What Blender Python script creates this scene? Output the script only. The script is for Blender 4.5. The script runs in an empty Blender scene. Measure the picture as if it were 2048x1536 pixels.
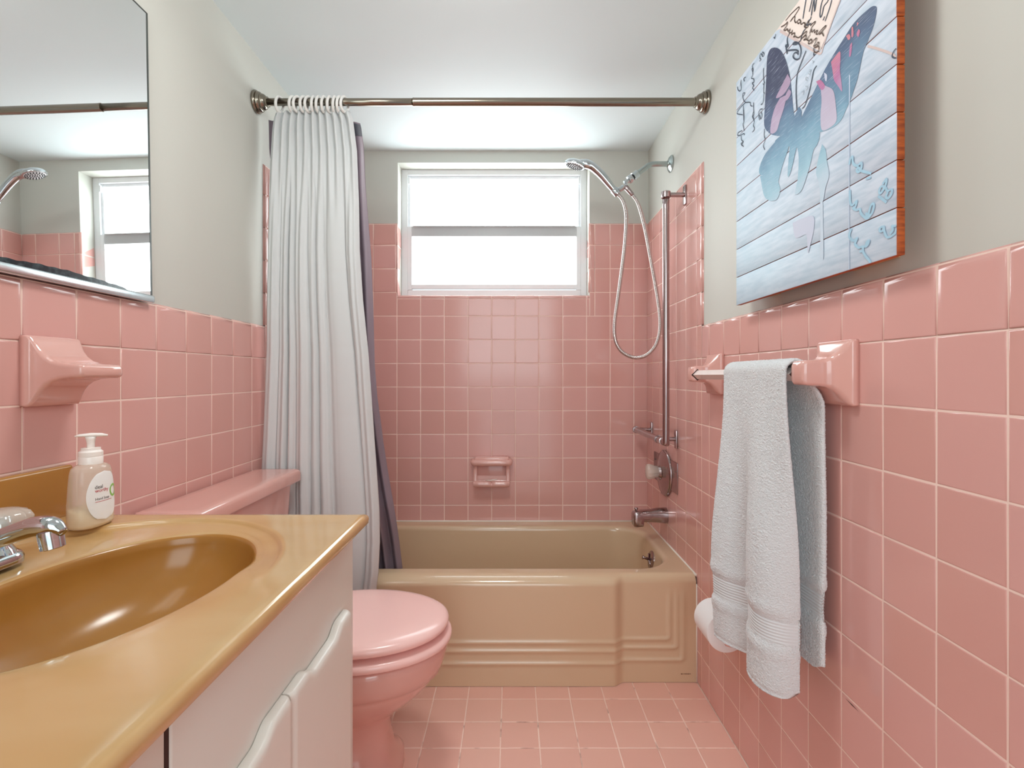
import bpy, math, random
from mathutils import Vector, Matrix
random.seed(7)
PI = math.pi
S = bpy.context.scene
C = S.collection

# ------------------------------------------------------------------ camera constants (measured from the photo's tile grid)
F, CX, CY, H = 1032.0, 1024.0, 752.0, 1.034
XL, XR, YB, ZC = -0.8235, 0.625, 2.387, 2.078      # tile faces left / right / back, ceiling
PL = 0.008                                          # tile thickness in front of plaster
YF = -0.62                                          # wall behind the camera
P = 0.1095                                          # tile pitch

def at(px, py, Y):
    return Vector(((px-CX)*Y/F, Y, H+(CY-py)*Y/F))
def atx(px, py, X):
    Y = X*F/(px-CX)
    return Vector((X, Y, H+(CY-py)*Y/F))

# ------------------------------------------------------------------ materials
def lin(c):
    c = c/255.0
    return c/12.92 if c <= 0.04045 else ((c+0.055)/1.055)**2.4
def rgb(r, g, b): return (lin(r), lin(g), lin(b), 1.0)

def mat(name, col, rough=0.5, metal=0.0, spec=0.5, noise=None, bump=None, coat=0.0, trans=0.0, sub=0.0, sheen=0.0, tint=None, emit=None):
    m = bpy.data.materials.new(name); m.use_nodes = True
    nt = m.node_tree; b = nt.nodes['Principled BSDF']
    b.inputs['Base Color'].default_value = col
    b.inputs['Roughness'].default_value = rough
    b.inputs['Metallic'].default_value = metal
    b.inputs['Specular IOR Level'].default_value = spec
    b.inputs['Coat Weight'].default_value = coat
    b.inputs['Coat Roughness'].default_value = 0.08
    b.inputs['Transmission Weight'].default_value = trans
    b.inputs['Sheen Weight'].default_value = sheen
    if sub:
        b.inputs['Subsurface Weight'].default_value = sub
        b.inputs['Subsurface Radius'].default_value = (0.02, 0.01, 0.005)
        b.inputs['Subsurface Scale'].default_value = 0.5
    if emit:
        b.inputs['Emission Color'].default_value = emit[0]
        b.inputs['Emission Strength'].default_value = emit[1]
    tc = nt.nodes.new('ShaderNodeTexCoord')
    if noise:   # (scale, col2, lo, hi, stretch)
        sc, c2, lo, hi, st = noise
        mp = nt.nodes.new('ShaderNodeMapping'); mp.inputs['Scale'].default_value = st
        nt.links.new(tc.outputs['Object'], mp.inputs['Vector'])
        n = nt.nodes.new('ShaderNodeTexNoise'); n.inputs['Scale'].default_value = sc
        n.inputs['Detail'].default_value = 4
        nt.links.new(mp.outputs[0], n.inputs['Vector'])
        r = nt.nodes.new('ShaderNodeValToRGB')
        r.color_ramp.elements[0].position = lo; r.color_ramp.elements[0].color = col
        r.color_ramp.elements[1].position = hi; r.color_ramp.elements[1].color = c2
        nt.links.new(n.outputs['Fac'], r.inputs['Fac'])
        nt.links.new(r.outputs['Color'], b.inputs['Base Color'])
    if tint:    # per-tile shade attribute
        a = nt.nodes.new('ShaderNodeAttribute'); a.attribute_name = 'glaze'
        mx = nt.nodes.new('ShaderNodeMix'); mx.data_type = 'RGBA'
        mx.inputs[6].default_value = col; mx.inputs[7].default_value = tint
        nt.links.new(a.outputs['Fac'], mx.inputs[0])
        nt.links.new(mx.outputs[2], b.inputs['Base Color'])
    if bump:    # (scale, strength, distance, stretch)
        mp = nt.nodes.new('ShaderNodeMapping'); mp.inputs['Scale'].default_value = bump[3] if len(bump) > 3 else (1, 1, 1)
        nt.links.new(tc.outputs['Object'], mp.inputs['Vector'])
        n = nt.nodes.new('ShaderNodeTexNoise'); n.inputs['Scale'].default_value = bump[0]; n.inputs['Detail'].default_value = 3
        nt.links.new(mp.outputs[0], n.inputs['Vector'])
        bp = nt.nodes.new('ShaderNodeBump'); bp.inputs['Strength'].default_value = bump[1]; bp.inputs['Distance'].default_value = bump[2]
        nt.links.new(n.outputs['Fac'], bp.inputs['Height'])
        nt.links.new(bp.outputs['Normal'], b.inputs['Normal'])
    return m

M = {}
M['tile'] = mat('pink_glazed_tile', rgb(217, 167, 160), 0.13, tint=rgb(213, 162, 153), bump=(9, 0.05, 0.004))
M['floor_tile'] = mat('pink_floor_tile', rgb(232, 184, 168), 0.33, tint=rgb(228, 177, 162), bump=(30, 0.05, 0.002))
M['grout'] = mat('pale_grout', rgb(240, 212, 200), 0.8)
M['floor_grout'] = mat('floor_grout', rgb(246, 216, 202), 0.85, noise=(14, rgb(150, 104, 90), 0.57, 0.72, (1, 1, 1)))
M['paint'] = mat('warm_grey_wall_paint', rgb(199, 199, 191), 0.6, bump=(60, 0.05, 0.001))
M['ceiling'] = mat('white_ceiling_paint', rgb(226, 238, 240), 0.7)
M['ceramic'] = mat('pink_ceramic', rgb(218, 168, 158), 0.10, coat=0.3)
M['seat'] = mat('pink_toilet_plastic', rgb(243, 200, 194), 0.2)
M['tub'] = mat('tan_enamel', rgb(207, 180, 149), 0.16, coat=0.2)
M['chrome'] = mat('chrome', (0.56, 0.60, 0.62, 1), 0.06, 1.0)
M['old_chrome'] = mat('worn_chrome', (0.42, 0.34, 0.34, 1), 0.19, 1.0, bump=(40, 0.08, 0.002))
M['aged'] = mat('aged_arm_metal', (0.42, 0.47, 0.46, 1), 0.22, 1.0)
M['nickel'] = mat('brushed_bronze_nickel', (0.30, 0.265, 0.215, 1), 0.2, 1.0, bump=(90, 0.05, 0.001))
M['hose'] = mat('hose_metal', (0.56, 0.52, 0.50, 1), 0.24, 1.0)
M['black'] = mat('black_rubber', rgb(25, 25, 27), 0.5)
M['nozzle'] = mat('dark_nozzle', rgb(45, 48, 50), 0.5)
M['mirror'] = mat('mirror_silver', (0.90, 0.915, 0.91, 1), 0.012, 1.0)
M['mirror_edge'] = mat('mirror_edge', rgb(60, 66, 62), 0.3)
M['desilver'] = mat('desilvered_black', rgb(30, 45, 52), 0.15, noise=(90, rgb(70, 90, 95), 0.45, 0.75, (1, 1, 1)))
M['channel'] = mat('satin_channel', (0.72, 0.80, 0.84, 1), 0.22, 1.0)
M['curtain'] = mat('white_curtain_cloth', rgb(204, 206, 206), 0.75, bump=(400, 0.05, 0.0005))
M['liner'] = mat('grey_purple_liner', rgb(136, 121, 131), 0.4)
M['hem_dark'] = mat('liner_hem', rgb(84, 84, 92), 0.5)
M['ring'] = mat('white_ring_plastic', rgb(232, 230, 226), 0.3)
M['towel'] = mat('white_terry_cotton', rgb(218, 221, 223), 0.95, sheen=0.4, bump=(330, 1.0, 0.003))
M['towel_band'] = mat('woven_band_cotton', rgb(215, 218, 220), 0.8, bump=(700, 0.2, 0.0006))
M['paper'] = mat('white_tissue', rgb(238, 238, 238), 0.95, bump=(300, 0.2, 0.0006))
M['marble'] = mat('amber_cultured_marble', rgb(192, 150, 96), 0.13, coat=0.4, noise=(3.0, rgb(204, 172, 126), 0.35, 0.75, (1.0, 2.4, 1.0)))
M['amber'] = mat('shaded_amber_marble', rgb(164, 112, 50), 0.19, spec=0.4, noise=(4.0, rgb(172, 122, 60), 0.35, 0.75, (1.0, 2.4, 1.0)))  # same marble, with bowl and backsplash shade deepened into the colour
M['cabinet'] = mat('cream_cabinet_paint', rgb(224, 221, 213), 0.32, bump=(25, 0.06, 0.002))
M['gap_shade_crack'] = mat('dark_gap', rgb(60, 36, 30), 0.8)  # dark tone drawn in for gap and socket shade, also the grout crack
M['alu'] = mat('grey_painted_aluminium', rgb(226, 228, 230), 0.4, 0.0)
M['alu_dark'] = mat('meeting_rail_aluminium', rgb(190, 192, 193), 0.4, 0.1)
M['pane'] = mat('frosted_lit_glass', rgb(235, 236, 236), 0.3, emit=((0.90, 1.0, 1.02, 1), 1.0), bump=(120, 0.3, 0.002))
M['soap'] = mat('cream_soap', rgb(240, 222, 190), 0.25)
M['bar'] = mat('pale_plastic_bar', rgb(236, 224, 220), 0.2)
M['label_white'] = mat('white_label', rgb(240, 240, 240), 0.4)
M['ink_dark'] = mat('label_dark_ink', rgb(50, 22, 26), 0.5)
M['ink_red'] = mat('label_red_ink', rgb(190, 30, 40), 0.5)
M['ink_green'] = mat('label_green_ink', rgb(140, 195, 80), 0.5)
M['pump'] = mat('white_pump_plastic', rgb(244, 236, 230), 0.3)
M['core'] = mat('cardboard_core', rgb(70, 62, 56), 0.9)
M['caulk'] = mat('white_caulk', rgb(235, 228, 216), 0.6)
M['mark'] = mat('maker_mark_brown', rgb(110, 74, 48), 0.6)
M['pine'] = mat('orange_pine_edge', rgb(190, 92, 36), 0.6, noise=(26, rgb(132, 52, 18), 0.4, 0.7, (1, 0.4, 6)))
M['batten'] = mat('pine_batten', rgb(200, 160, 120), 0.6)
M['script'] = mat('dark_handwriting_ink', rgb(52, 62, 78), 0.7)
M['script_brown'] = mat('brown_handwriting_ink', rgb(70, 50, 38), 0.7)
M['script_blue'] = mat('blue_handwriting_ink', rgb(158, 196, 216), 0.7)
M['faint'] = mat('faint_print_ink', rgb(160, 172, 182), 0.7)
M['faint_rule'] = mat('faint_blue_rule_ink', rgb(186, 200, 218), 0.7)
M['parchment'] = mat('parchment_print', rgb(228, 214, 206), 0.6)
M['sepia_edge'] = mat('sepia_fold_print', rgb(202, 182, 178), 0.6)
M['globe'] = mat('lit_globe', rgb(255, 250, 240), 0.4, emit=((1.0, 0.98, 0.94, 1), 6.0))
M['shade'] = mat('added_light_shade', rgb(250, 250, 248), 0.4, emit=((0.97, 1.0, 0.98, 1), 32.0))  # glow of the added ceiling light
M['bottle'] = None
def glassy(name, col, fac, rough=0.08):
    m = bpy.data.materials.new(name); m.use_nodes = True; nt = m.node_tree
    b = nt.nodes['Principled BSDF']; out = nt.nodes['Material Output']
    b.inputs['Base Color'].default_value = col; b.inputs['Roughness'].default_value = rough
    t = nt.nodes.new('ShaderNodeBsdfTransparent'); t.inputs['Color'].default_value = (0.97, 0.95, 0.92, 1)
    mx = nt.nodes.new('ShaderNodeMixShader'); mx.inputs[0].default_value = fac
    nt.links.new(t.outputs[0], mx.inputs[1]); nt.links.new(b.outputs[0], mx.inputs[2])
    nt.links.new(mx.outputs[0], out.inputs[0])
    return m
M['bottle'] = glassy('clear_bottle_plastic', rgb(238, 228, 212), 0.40)
M['acrylic'] = glassy('clear_acrylic', rgb(235, 225, 215), 0.45, 0.05)

# whitewashed board: pale blue-white paint with streaks, bluer lower left
def board_mat():
    m = mat('whitewashed_board', rgb(226, 230, 238), 0.55)
    nt = m.node_tree; b = nt.nodes['Principled BSDF']; N = nt.nodes; Lk = nt.links
    tc = N.new('ShaderNodeTexCoord')
    sep = N.new('ShaderNodeSeparateXYZ'); Lk.new(tc.outputs['Object'], sep.inputs[0])
    mp = N.new('ShaderNodeMapping'); mp.inputs['Scale'].default_value = (1, 3, 22); Lk.new(tc.outputs['Object'], mp.inputs[0])
    n1 = N.new('ShaderNodeTexNoise'); n1.inputs['Scale'].default_value = 5; n1.inputs['Detail'].default_value = 6; Lk.new(mp.outputs[0], n1.inputs[0])
    n2 = N.new('ShaderNodeTexNoise'); n2.inputs['Scale'].default_value = 7; n2.inputs['Detail'].default_value = 3; Lk.new(tc.outputs['Object'], n2.inputs[0])
    r1 = N.new('ShaderNodeValToRGB'); r1.color_ramp.elements[0].position = .35; r1.color_ramp.elements[0].color = rgb(172, 188, 204)
    r1.color_ramp.elements[1].position = .62; r1.color_ramp.elements[1].color = rgb(198, 207, 220); Lk.new(n1.outputs[0], r1.inputs[0])
    # wash of pale blue pigment in the lower far corner of the print
    k = N.new('ShaderNodeMath'); k.operation = 'MULTIPLY_ADD'; Lk.new(sep.outputs['Z'], k.inputs[0]); k.inputs[1].default_value = -1.4; k.inputs[2].default_value = 0.55
    k2 = N.new('ShaderNodeMath'); k2.operation = 'MULTIPLY_ADD'; Lk.new(sep.outputs['Y'], k2.inputs[0]); k2.inputs[1].default_value = 1.5; Lk.new(k.outputs[0], k2.inputs[2])
    k3 = N.new('ShaderNodeMath'); k3.operation = 'MULTIPLY'; k3.use_clamp = True; Lk.new(k2.outputs[0], k3.inputs[0]); Lk.new(n2.outputs[0], k3.inputs[1])
    mx = N.new('ShaderNodeMix'); mx.data_type = 'RGBA'; Lk.new(k3.outputs[0], mx.inputs[0]); Lk.new(r1.outputs[0], mx.inputs[6]); mx.inputs[7].default_value = rgb(176, 212, 228)
    Lk.new(mx.outputs[2], b.inputs['Base Color'])
    return m
M['board'] = board_mat()

# wing print: navy at the tips running to teal and fading out downwards, with white brush scratches (pigment of the print)
def wing_mat(name, stops, scratch):
    m = mat(name, rgb(60, 80, 110), 0.6)
    nt = m.node_tree; b = nt.nodes['Principled BSDF']; N = nt.nodes; Lk = nt.links
    tc = N.new('ShaderNodeTexCoord'); sep = N.new('ShaderNodeSeparateXYZ'); Lk.new(tc.outputs['Object'], sep.inputs[0])
    n0 = N.new('ShaderNodeTexNoise'); n0.inputs['Scale'].default_value = 14; n0.inputs['Detail'].default_value = 4; Lk.new(tc.outputs['Object'], n0.inputs[0])
    a = N.new('ShaderNodeMath'); a.operation = 'MULTIPLY_ADD'; Lk.new(n0.outputs[0], a.inputs[0]); a.inputs[1].default_value = 0.12; a.inputs[2].default_value = -0.06
    s = N.new('ShaderNodeMath'); s.operation = 'ADD'; Lk.new(sep.outputs['Z'], s.inputs[0]); Lk.new(a.outputs[0], s.inputs[1])
    mr = N.new('ShaderNodeMapRange'); mr.inputs[1].default_value = 0.0; mr.inputs[2].default_value = 0.58; Lk.new(s.outputs[0], mr.inputs[0])
    r = N.new('ShaderNodeValToRGB')
    e = r.color_ramp.elements
    e[0].position, e[0].color = stops[0]; e[1].position, e[1].color = stops[-1]
    for p_, c_ in stops[1:-1]:
        x = e.new(p_); x.color = c_
    Lk.new(mr.outputs[0], r.inputs[0])
    mp = N.new('ShaderNodeMapping'); mp.inputs['Rotation'].default_value = (math.radians(-20), 0, 0); mp.inputs['Scale'].default_value = (1, 5, 120); Lk.new(tc.outputs['Object'], mp.inputs[0])
    n1 = N.new('ShaderNodeTexNoise'); n1.inputs['Scale'].default_value = 5; n1.inputs['Detail'].default_value = 5; Lk.new(mp.outputs[0], n1.inputs[0])
    r1 = N.new('ShaderNodeValToRGB'); r1.color_ramp.elements[0].position = .56; r1.color_ramp.elements[0].color = (0, 0, 0, 1)
    r1.color_ramp.elements[1].position = .74; r1.color_ramp.elements[1].color = (scratch,)*3+(1,); Lk.new(n1.outputs[0], r1.inputs[0])
    mx = N.new('ShaderNodeMix'); mx.data_type = 'RGBA'; Lk.new(r1.outputs[0], mx.inputs[0]); Lk.new(r.outputs[0], mx.inputs[6]); mx.inputs[7].default_value = rgb(200, 206, 222)
    Lk.new(mx.outputs[2], b.inputs['Base Color'])
    return m
M['wing'] = wing_mat('butterfly_wing_print', [(0.27, rgb(188, 203, 217)), (0.40, rgb(148, 186, 202)), (0.52, rgb(112, 152, 176)), (0.66, rgb(72, 94, 126)), (0.78, rgb(50, 56, 84))], 0.55)
M['wing_pink'] = wing_mat('butterfly_pink_print', [(0.40, rgb(186, 178, 198)), (0.54, rgb(176, 150, 180)), (0.62, rgb(172, 104, 148)), (0.72, rgb(200, 124, 126))], 0.4)
M['lilac'] = wing_mat('butterfly_lilac_print', [(0.40, rgb(192, 188, 206)), (0.55, rgb(182, 172, 192)), (0.70, rgb(166, 146, 172)), (0.85, rgb(150, 120, 146))], 0.45)
M['wash'] = mat('pale_lilac_print', rgb(190, 196, 214), 0.6)

# ------------------------------------------------------------------ mesh building
class MB:
    def __init__(s): s.v = []; s.f = []; s.m = []; s.a = []
    def vert(s, p): s.v.append(tuple(p)); return len(s.v)-1
    def face(s, idx, m=0, a=0.0): s.f.append(tuple(idx)); s.m.append(m); s.a.append(a)
    def box(s, x0, x1, y0, y1, z0, z1, m=0):
        b = len(s.v)
        for z in (z0, z1):
            for (x, y) in ((x0, y0), (x1, y0), (x1, y1), (x0, y1)): s.v.append((x, y, z))
        for q in ((3, 2, 1, 0), (4, 5, 6, 7), (0, 1, 5, 4), (1, 2, 6, 5), (2, 3, 7, 6), (3, 0, 4, 7)):
            s.face([b+i for i in q], m)
        return s
    def rbox(s, x0, x1, y0, y1, z0, z1, r=0.004, seg=3, m=0):
        """rounded box: a sphere-cornered box from loops"""
        r = min(r, (x1-x0)/2-1e-5, (y1-y0)/2-1e-5, (z1-z0)/2-1e-5)
        rings = []
        for half in (0, 1):
            for i in range(seg+1):
                t = (i/seg)*PI/2
                if half == 0: z = z0+r-r*math.cos(t); rr = r*math.sin(t)
                else: z = z1-r+r*math.sin(t); rr = r*math.cos(t)
                ring = []
                for (cx, cy, a0) in ((x1-r, y1-r, 0), (x0+r, y1-r, PI/2), (x0+r, y0+r, PI), (x1-r, y0+r, 1.5*PI)):
                    for k in range(seg+1):
                        a = a0+(k/seg)*PI/2
                        ring.append((cx+rr*math.cos(a), cy+rr*math.sin(a), z))
                rings.append(ring)
        s.loft(rings, True, True, True, m)
        return s
    def loft(s, rings, closed=True, cap0=False, cap1=False, m=0):
        n = len(rings[0]); base = len(s.v)
        for r in rings:
            for p in r: s.v.append(tuple(p))
        for i in range(len(rings)-1):
            for j in range(n if closed else n-1):
                a = base+i*n+j; b = base+i*n+(j+1) % n
                s.face((a, b, b+n, a+n), m)
        if cap0: s.face([base+j for j in range(n)][::-1], m)
        if cap1: s.face([base+(len(rings)-1)*n+j for j in range(n)], m)
        return s
    def tube(s, path, r, n=12, m=0, caps=True, sx=1.0, up=None):
        """sweep a circle (optionally squashed by sx) along a path; r number, list or function"""
        pts = [Vector(p) for p in path]; k = len(pts)
        tang = []
        for i in range(k):
            t = pts[min(i+1, k-1)]-pts[max(i-1, 0)]
            tang.append(t.normalized())
        u = Vector(up) if up else (Vector((0, 0, 1)) if abs(tang[0].z) < 0.9 else Vector((0, 1, 0)))
        u = (u-tang[0]*u.dot(tang[0])).normalized()
        rings = []
        for i in range(k):
            u = (u-tang[i]*u.dot(tang[i])).normalized()
            w = tang[i].cross(u)
            rr = r(i/(k-1)) if callable(r) else (r[i] if isinstance(r, (list, tuple)) else r)
            rings.append([pts[i]+(u*math.cos(2*PI*j/n)*sx+w*math.sin(2*PI*j/n))*rr for j in range(n)])
        s.loft(rings, True, caps, caps, m)
        return s
    def lathe(s, origin, axis, prof, n=24, m=0, caps=True):
        """prof: list of (radius, distance along axis)"""
        o = Vector(origin); ax = Vector(axis).normalized()
        u = Vector((0, 0, 1)) if abs(ax.z) < 0.9 else Vector((1, 0, 0))
        u = (u-ax*u.dot(ax)).normalized(); w = ax.cross(u)
        rings = [[o+ax*d+(u*math.cos(2*PI*j/n)+w*math.sin(2*PI*j/n))*max(r, 1e-5) for j in range(n)] for r, d in prof]
        s.loft(rings, True, caps, caps, m)
        return s
    def grid(s, fn, nu, nv, m=0, flip=False):
        b = len(s.v)
        for i in range(nu+1):
            for j in range(nv+1): s.v.append(tuple(fn(i/nu, j/nv)))
        for i in range(nu):
            for j in range(nv):
                q = (b+i*(nv+1)+j, b+(i+1)*(nv+1)+j, b+(i+1)*(nv+1)+j+1, b+i*(nv+1)+j+1)
                s.face(q[::-1] if flip else q, m)
        return s
    def build(s, name, mats, parent=None, smooth=True, angle=None, origin=None):
        root = parent
        while root is not None and root.parent is not None: root = root.parent
        off = Vector(root.location) if root is not None else (Vector(origin) if origin is not None else s.base())
        me = bpy.data.meshes.new(name)
        me.from_pydata([tuple(Vector(p)-off) for p in s.v], [], s.f)
        if not isinstance(mats, (list, tuple)): mats = [mats]
        for x in mats: me.materials.append(x)
        me.polygons.foreach_set('material_index', s.m)
        if any(s.a):
            at_ = me.attributes.new('glaze', 'FLOAT', 'FACE'); at_.data.foreach_set('value', s.a)
        if smooth:
            me.polygons.foreach_set('use_smooth', [True]*len(me.polygons))
        me.validate(); me.update()
        o = bpy.data.objects.new(name, me); C.objects.link(o)
        if parent is None: o.location = off
        else: o.parent = parent
        if smooth and angle is not None:
            me.set_sharp_from_angle(angle=math.radians(angle))
        return o
    def base(s):
        xs = [p[0] for p in s.v]; ys = [p[1] for p in s.v]; zs = [p[2] for p in s.v]
        return Vector(((min(xs)+max(xs))/2, (min(ys)+max(ys))/2, min(zs)))
    def recalc(s):
        import bmesh
        me = bpy.data.meshes.new('tmp'); me.from_pydata(s.v, [], s.f)
        bm = bmesh.new(); bm.from_mesh(me); bmesh.ops.recalc_face_normals(bm, faces=bm.faces)
        bm.faces.ensure_lookup_table()
        s.f = [tuple(v.index for v in f.verts) for f in bm.faces]; bm.free(); bpy.data.meshes.remove(me)
        return s

def cr(pts, n=8):
    """Catmull-Rom resample"""
    p = [Vector(q) for q in pts]; out = []
    for i in range(len(p)-1):
        a = p[i-1] if i else p[0]*2-p[1]; b = p[i]; c = p[i+1]; d = p[i+2] if i+2 < len(p) else p[-1]*2-p[-2]
        for k in range(n):
            t = k/n
            out.append(0.5*((2*b)+(c-a)*t+(2*a-5*b+4*c-d)*t*t+(3*b-a-3*c+d)*t**3))
    out.append(p[-1]); return out

def crs(vals, n=8):
    return [v.x for v in cr([(x, 0, 0) for x in vals], n)]

def interp(tab, x):
    if x <= tab[0][0]: return tab[0][1]
    for (a, va), (b, vb) in zip(tab, tab[1:]):
        if x <= b:
            t = (x-a)/(b-a); return va+(vb-va)*t
    return tab[-1][1]
def sinterp(tab, x):
    if x <= tab[0][0]: return tab[0][1]
    for (a, va), (b, vb) in zip(tab, tab[1:]):
        if x <= b:
            t = (x-a)/(b-a); t = t*t*(3-2*t); return va+(vb-va)*t
    return tab[-1][1]

def tag(o, label=None, cat=None, group=None, kind=None):
    if label: o['label'] = label
    if cat: o['category'] = cat
    if group: o['group'] = group
    if kind: o['kind'] = kind
    return o
def thing(name, label, cat, loc, group=None):
    o = bpy.data.objects.new(name, None); C.objects.link(o); o.location = loc
    o.empty_display_size = 0.05
    return tag(o, label, cat, group)
def bevel(o, w, seg=2, angle=35):
    b = o.modifiers.new('bevel', 'BEVEL'); b.width = w; b.segments = seg; b.limit_method = 'ANGLE'; b.angle_limit = math.radians(angle)
    return o

# ------------------------------------------------------------------ tiles
G = 0.0021
def tile(mb, O, U, V, N, u0, u1, v0, v1, bull='', tilt=0.00018, r=0.014):
    """one glazed tile in the plane O + uU + vV, face at height 0 along N; bull = sides rounded down to the plaster (l r b t)"""
    h1 = [(0, -0.0025), (0.0002, -0.0010), (0.0009, -0.0003), (0.0020, 0.0), (0.0035, 0.0)]
    hb = [(r*(1-math.cos(t)), -(PL+0.001)*(1-math.sin(t))) for t in (0, PI/8, PI/4, PI*3/8)]
    hb = hb + [(r, 0.0)]
    prof = {k: (hb if k in bull else h1) for k in 'lrbt'}
    g = G/2
    # grout bed
    q = [(u0, v0), (u1, v0), (u1, v1), (u0, v1)]
    if not bull or True:
        a0 = u0+(0.004 if 'l' in bull else 0); a1 = u1-(0.004 if 'r' in bull else 0)
        b0 = v0+(0.004 if 'b' in bull else 0); b1 = v1-(0.004 if 't' in bull else 0)
        ids = [mb.vert(O+U*a+V*b+N*(-0.0007-(0.0010 if bull else 0))) for a, b in ((a0, b0), (a1, b0), (a1, b1), (a0, b1))]
        mb.face(ids, 1)
    ta, tb = random.uniform(-tilt, tilt), random.uniform(-tilt, tilt)
    hh = random.uniform(-0.0001, 0.0001); gl = random.random()
    l, rr, b, t = (u0+(0 if 'l' in bull else g)), (u1-(0 if 'r' in bull else g)), (v0+(0 if 'b' in bull else g)), (v1-(0 if 't' in bull else g))
    um, vm = (l+rr)/2, (b+t)/2
    maxo = min((rr-l), (t-b))*0.45
    rings = []
    for k in range(5):
        def off(s): return min(prof[s][k][0], maxo)
        cs = [(l+off('l'), b+off('b'), min(prof['l'][k][1], prof['b'][k][1])), (rr-off('r'), b+off('b'), min(prof['r'][k][1], prof['b'][k][1])),
              (rr-off('r'), t-off('t'), min(prof['r'][k][1], prof['t'][k][1])), (l+off('l'), t-off('t'), min(prof['l'][k][1], prof['t'][k][1]))]
        rings.append([mb.vert(O+U*a+V*c+N*(h+hh+ta*(a-um)/0.05+tb*(c-vm)/0.05)) for a, c, h in cs])
    # one more ring keeps the middle flat
    def off2(sd): return min(max(0.012, prof[sd][4][0]+0.004), maxo*1.08)
    cs = [(l+off2('l'), b+off2('b')), (rr-off2('r'), b+off2('b')), (rr-off2('r'), t-off2('t')), (l+off2('l'), t-off2('t'))]
    rings.append([mb.vert(O+U*a+V*c+N*(hh+ta*(a-um)/0.05+tb*(c-vm)/0.05)) for a, c in cs])
    for k in range(5):
        for j in range(4):
            mb.face((rings[k][j], rings[k][(j+1) % 4], rings[k+1][(j+1) % 4], rings[k+1][j]), 0, gl)
    mb.face(rings[5], 0, gl)

def cuts(start, lo, hi):
    k0 = math.ceil((lo-start)/P+1e-4); out = [lo]
    x = start+k0*P
    while x < hi-1e-4:
        if x-out[-1] > 0.004: out.append(x)
        x += P
    out.append(hi)
    return out

ZR = 0.4364-4*0.1094            # first row line (about floor level)
rows = [max(0.0, ZR+0.1094*k) for k in range(0, 17)]     # ..., 1.0928, 1.2022, ... 1.7492
ROWS_LOW = rows[:12]             # up to 1.2022
ROWS_UP = rows[11:17]            # 1.2022 .. 1.7492
ROWS_UP[-1] = 1.742
X_, Y_, Z_ = Vector((1, 0, 0)), Vector((0, 1, 0)), Vector((0, 0, 1))

# ------------------------------------------------------------------ the setting
def struct(o): o['kind'] = 'structure'; return o
def strip(o): return o

# floor
fl = MB(); fl.box(-0.95, 0.75, YF-0.1, 2.6, -0.06, -0.0022)
floor = struct(fl.build('floor', M['floor_grout'], smooth=False, origin=(0, 0, 0)))
ft = MB()
fx = [XL-0.01] + [0.6245-P*k for k in range(13, -1, -1)]
fy = [YF] + [1.6518-0.1087*k for k in range(20, -1, -1)] + [1.757]
for a, b in zip(fx, fx[1:]):
    for c, d in zip(fy, fy[1:]):
        tile(ft, Vector((0, 0, 0)), X_, Y_, Z_, a, b, c, d, tilt=0.0003)
ft.build('floor_tiles', [M['floor_tile'], M['floor_grout']], floor)
# ceiling
ce = MB(); ce.box(-0.95, 0.75, YF-0.1, 2.62, ZC, ZC+0.08)
struct(ce.build('ceiling', M['ceiling'], smooth=False, origin=(0, 0, ZC)))
# right wall
w = MB(); w.box(XR+PL, XR+PL+0.12, YF-0.1, 2.62, 0, ZC)
wall_right = struct(w.build('wall_right', M['paint'], smooth=False, origin=(XR, 0, 0)))
def side_tiles(xf, sgn, col0, wing, parent):
    mb = MB(); O = Vector((xf, 0, 0)); N = Vector((-sgn, 0, 0))
    cols = cuts(col0, YF, YB+0.001)
    # split at the wing edge
    cols = sorted(set(cols+[wing]))
    for a, b in zip(cols, cols[1:]):
        for i in range(len(ROWS_LOW)-1):
            top = (i == len(ROWS_LOW)-2) and b <= wing+1e-4
            tile(mb, O, Y_, Z_, N, a, b, ROWS_LOW[i], ROWS_LOW[i+1], 't' if top else '')
        if a >= wing-1e-4:
            for i in range(len(ROWS_UP)-1):
                tile(mb, O, Y_, Z_, N, a, b, ROWS_UP[i], ROWS_UP[i+1], ('l' if abs(a-wing) < 1e-4 else '')+('t' if i == len(ROWS_UP)-2 else ''))
    if sgn > 0:
        mb.f = [f[::-1] for f in mb.f]
    return mb.build('wall_tiles', [M['tile'], M['grout']], parent)
side_tiles(XR, 1, 0.651, 1.7015, wall_right)
# left wall
w = MB(); w.box(XL-PL-0.12, XL-PL, YF-0.1, 2.62, 0, ZC)
wall_left = struct(w.build('wall_left', M['paint'], smooth=False, origin=(XL, 0, 0)))
side_tiles(XL, -1, 0.8678, 1.722, wall_left)
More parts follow.
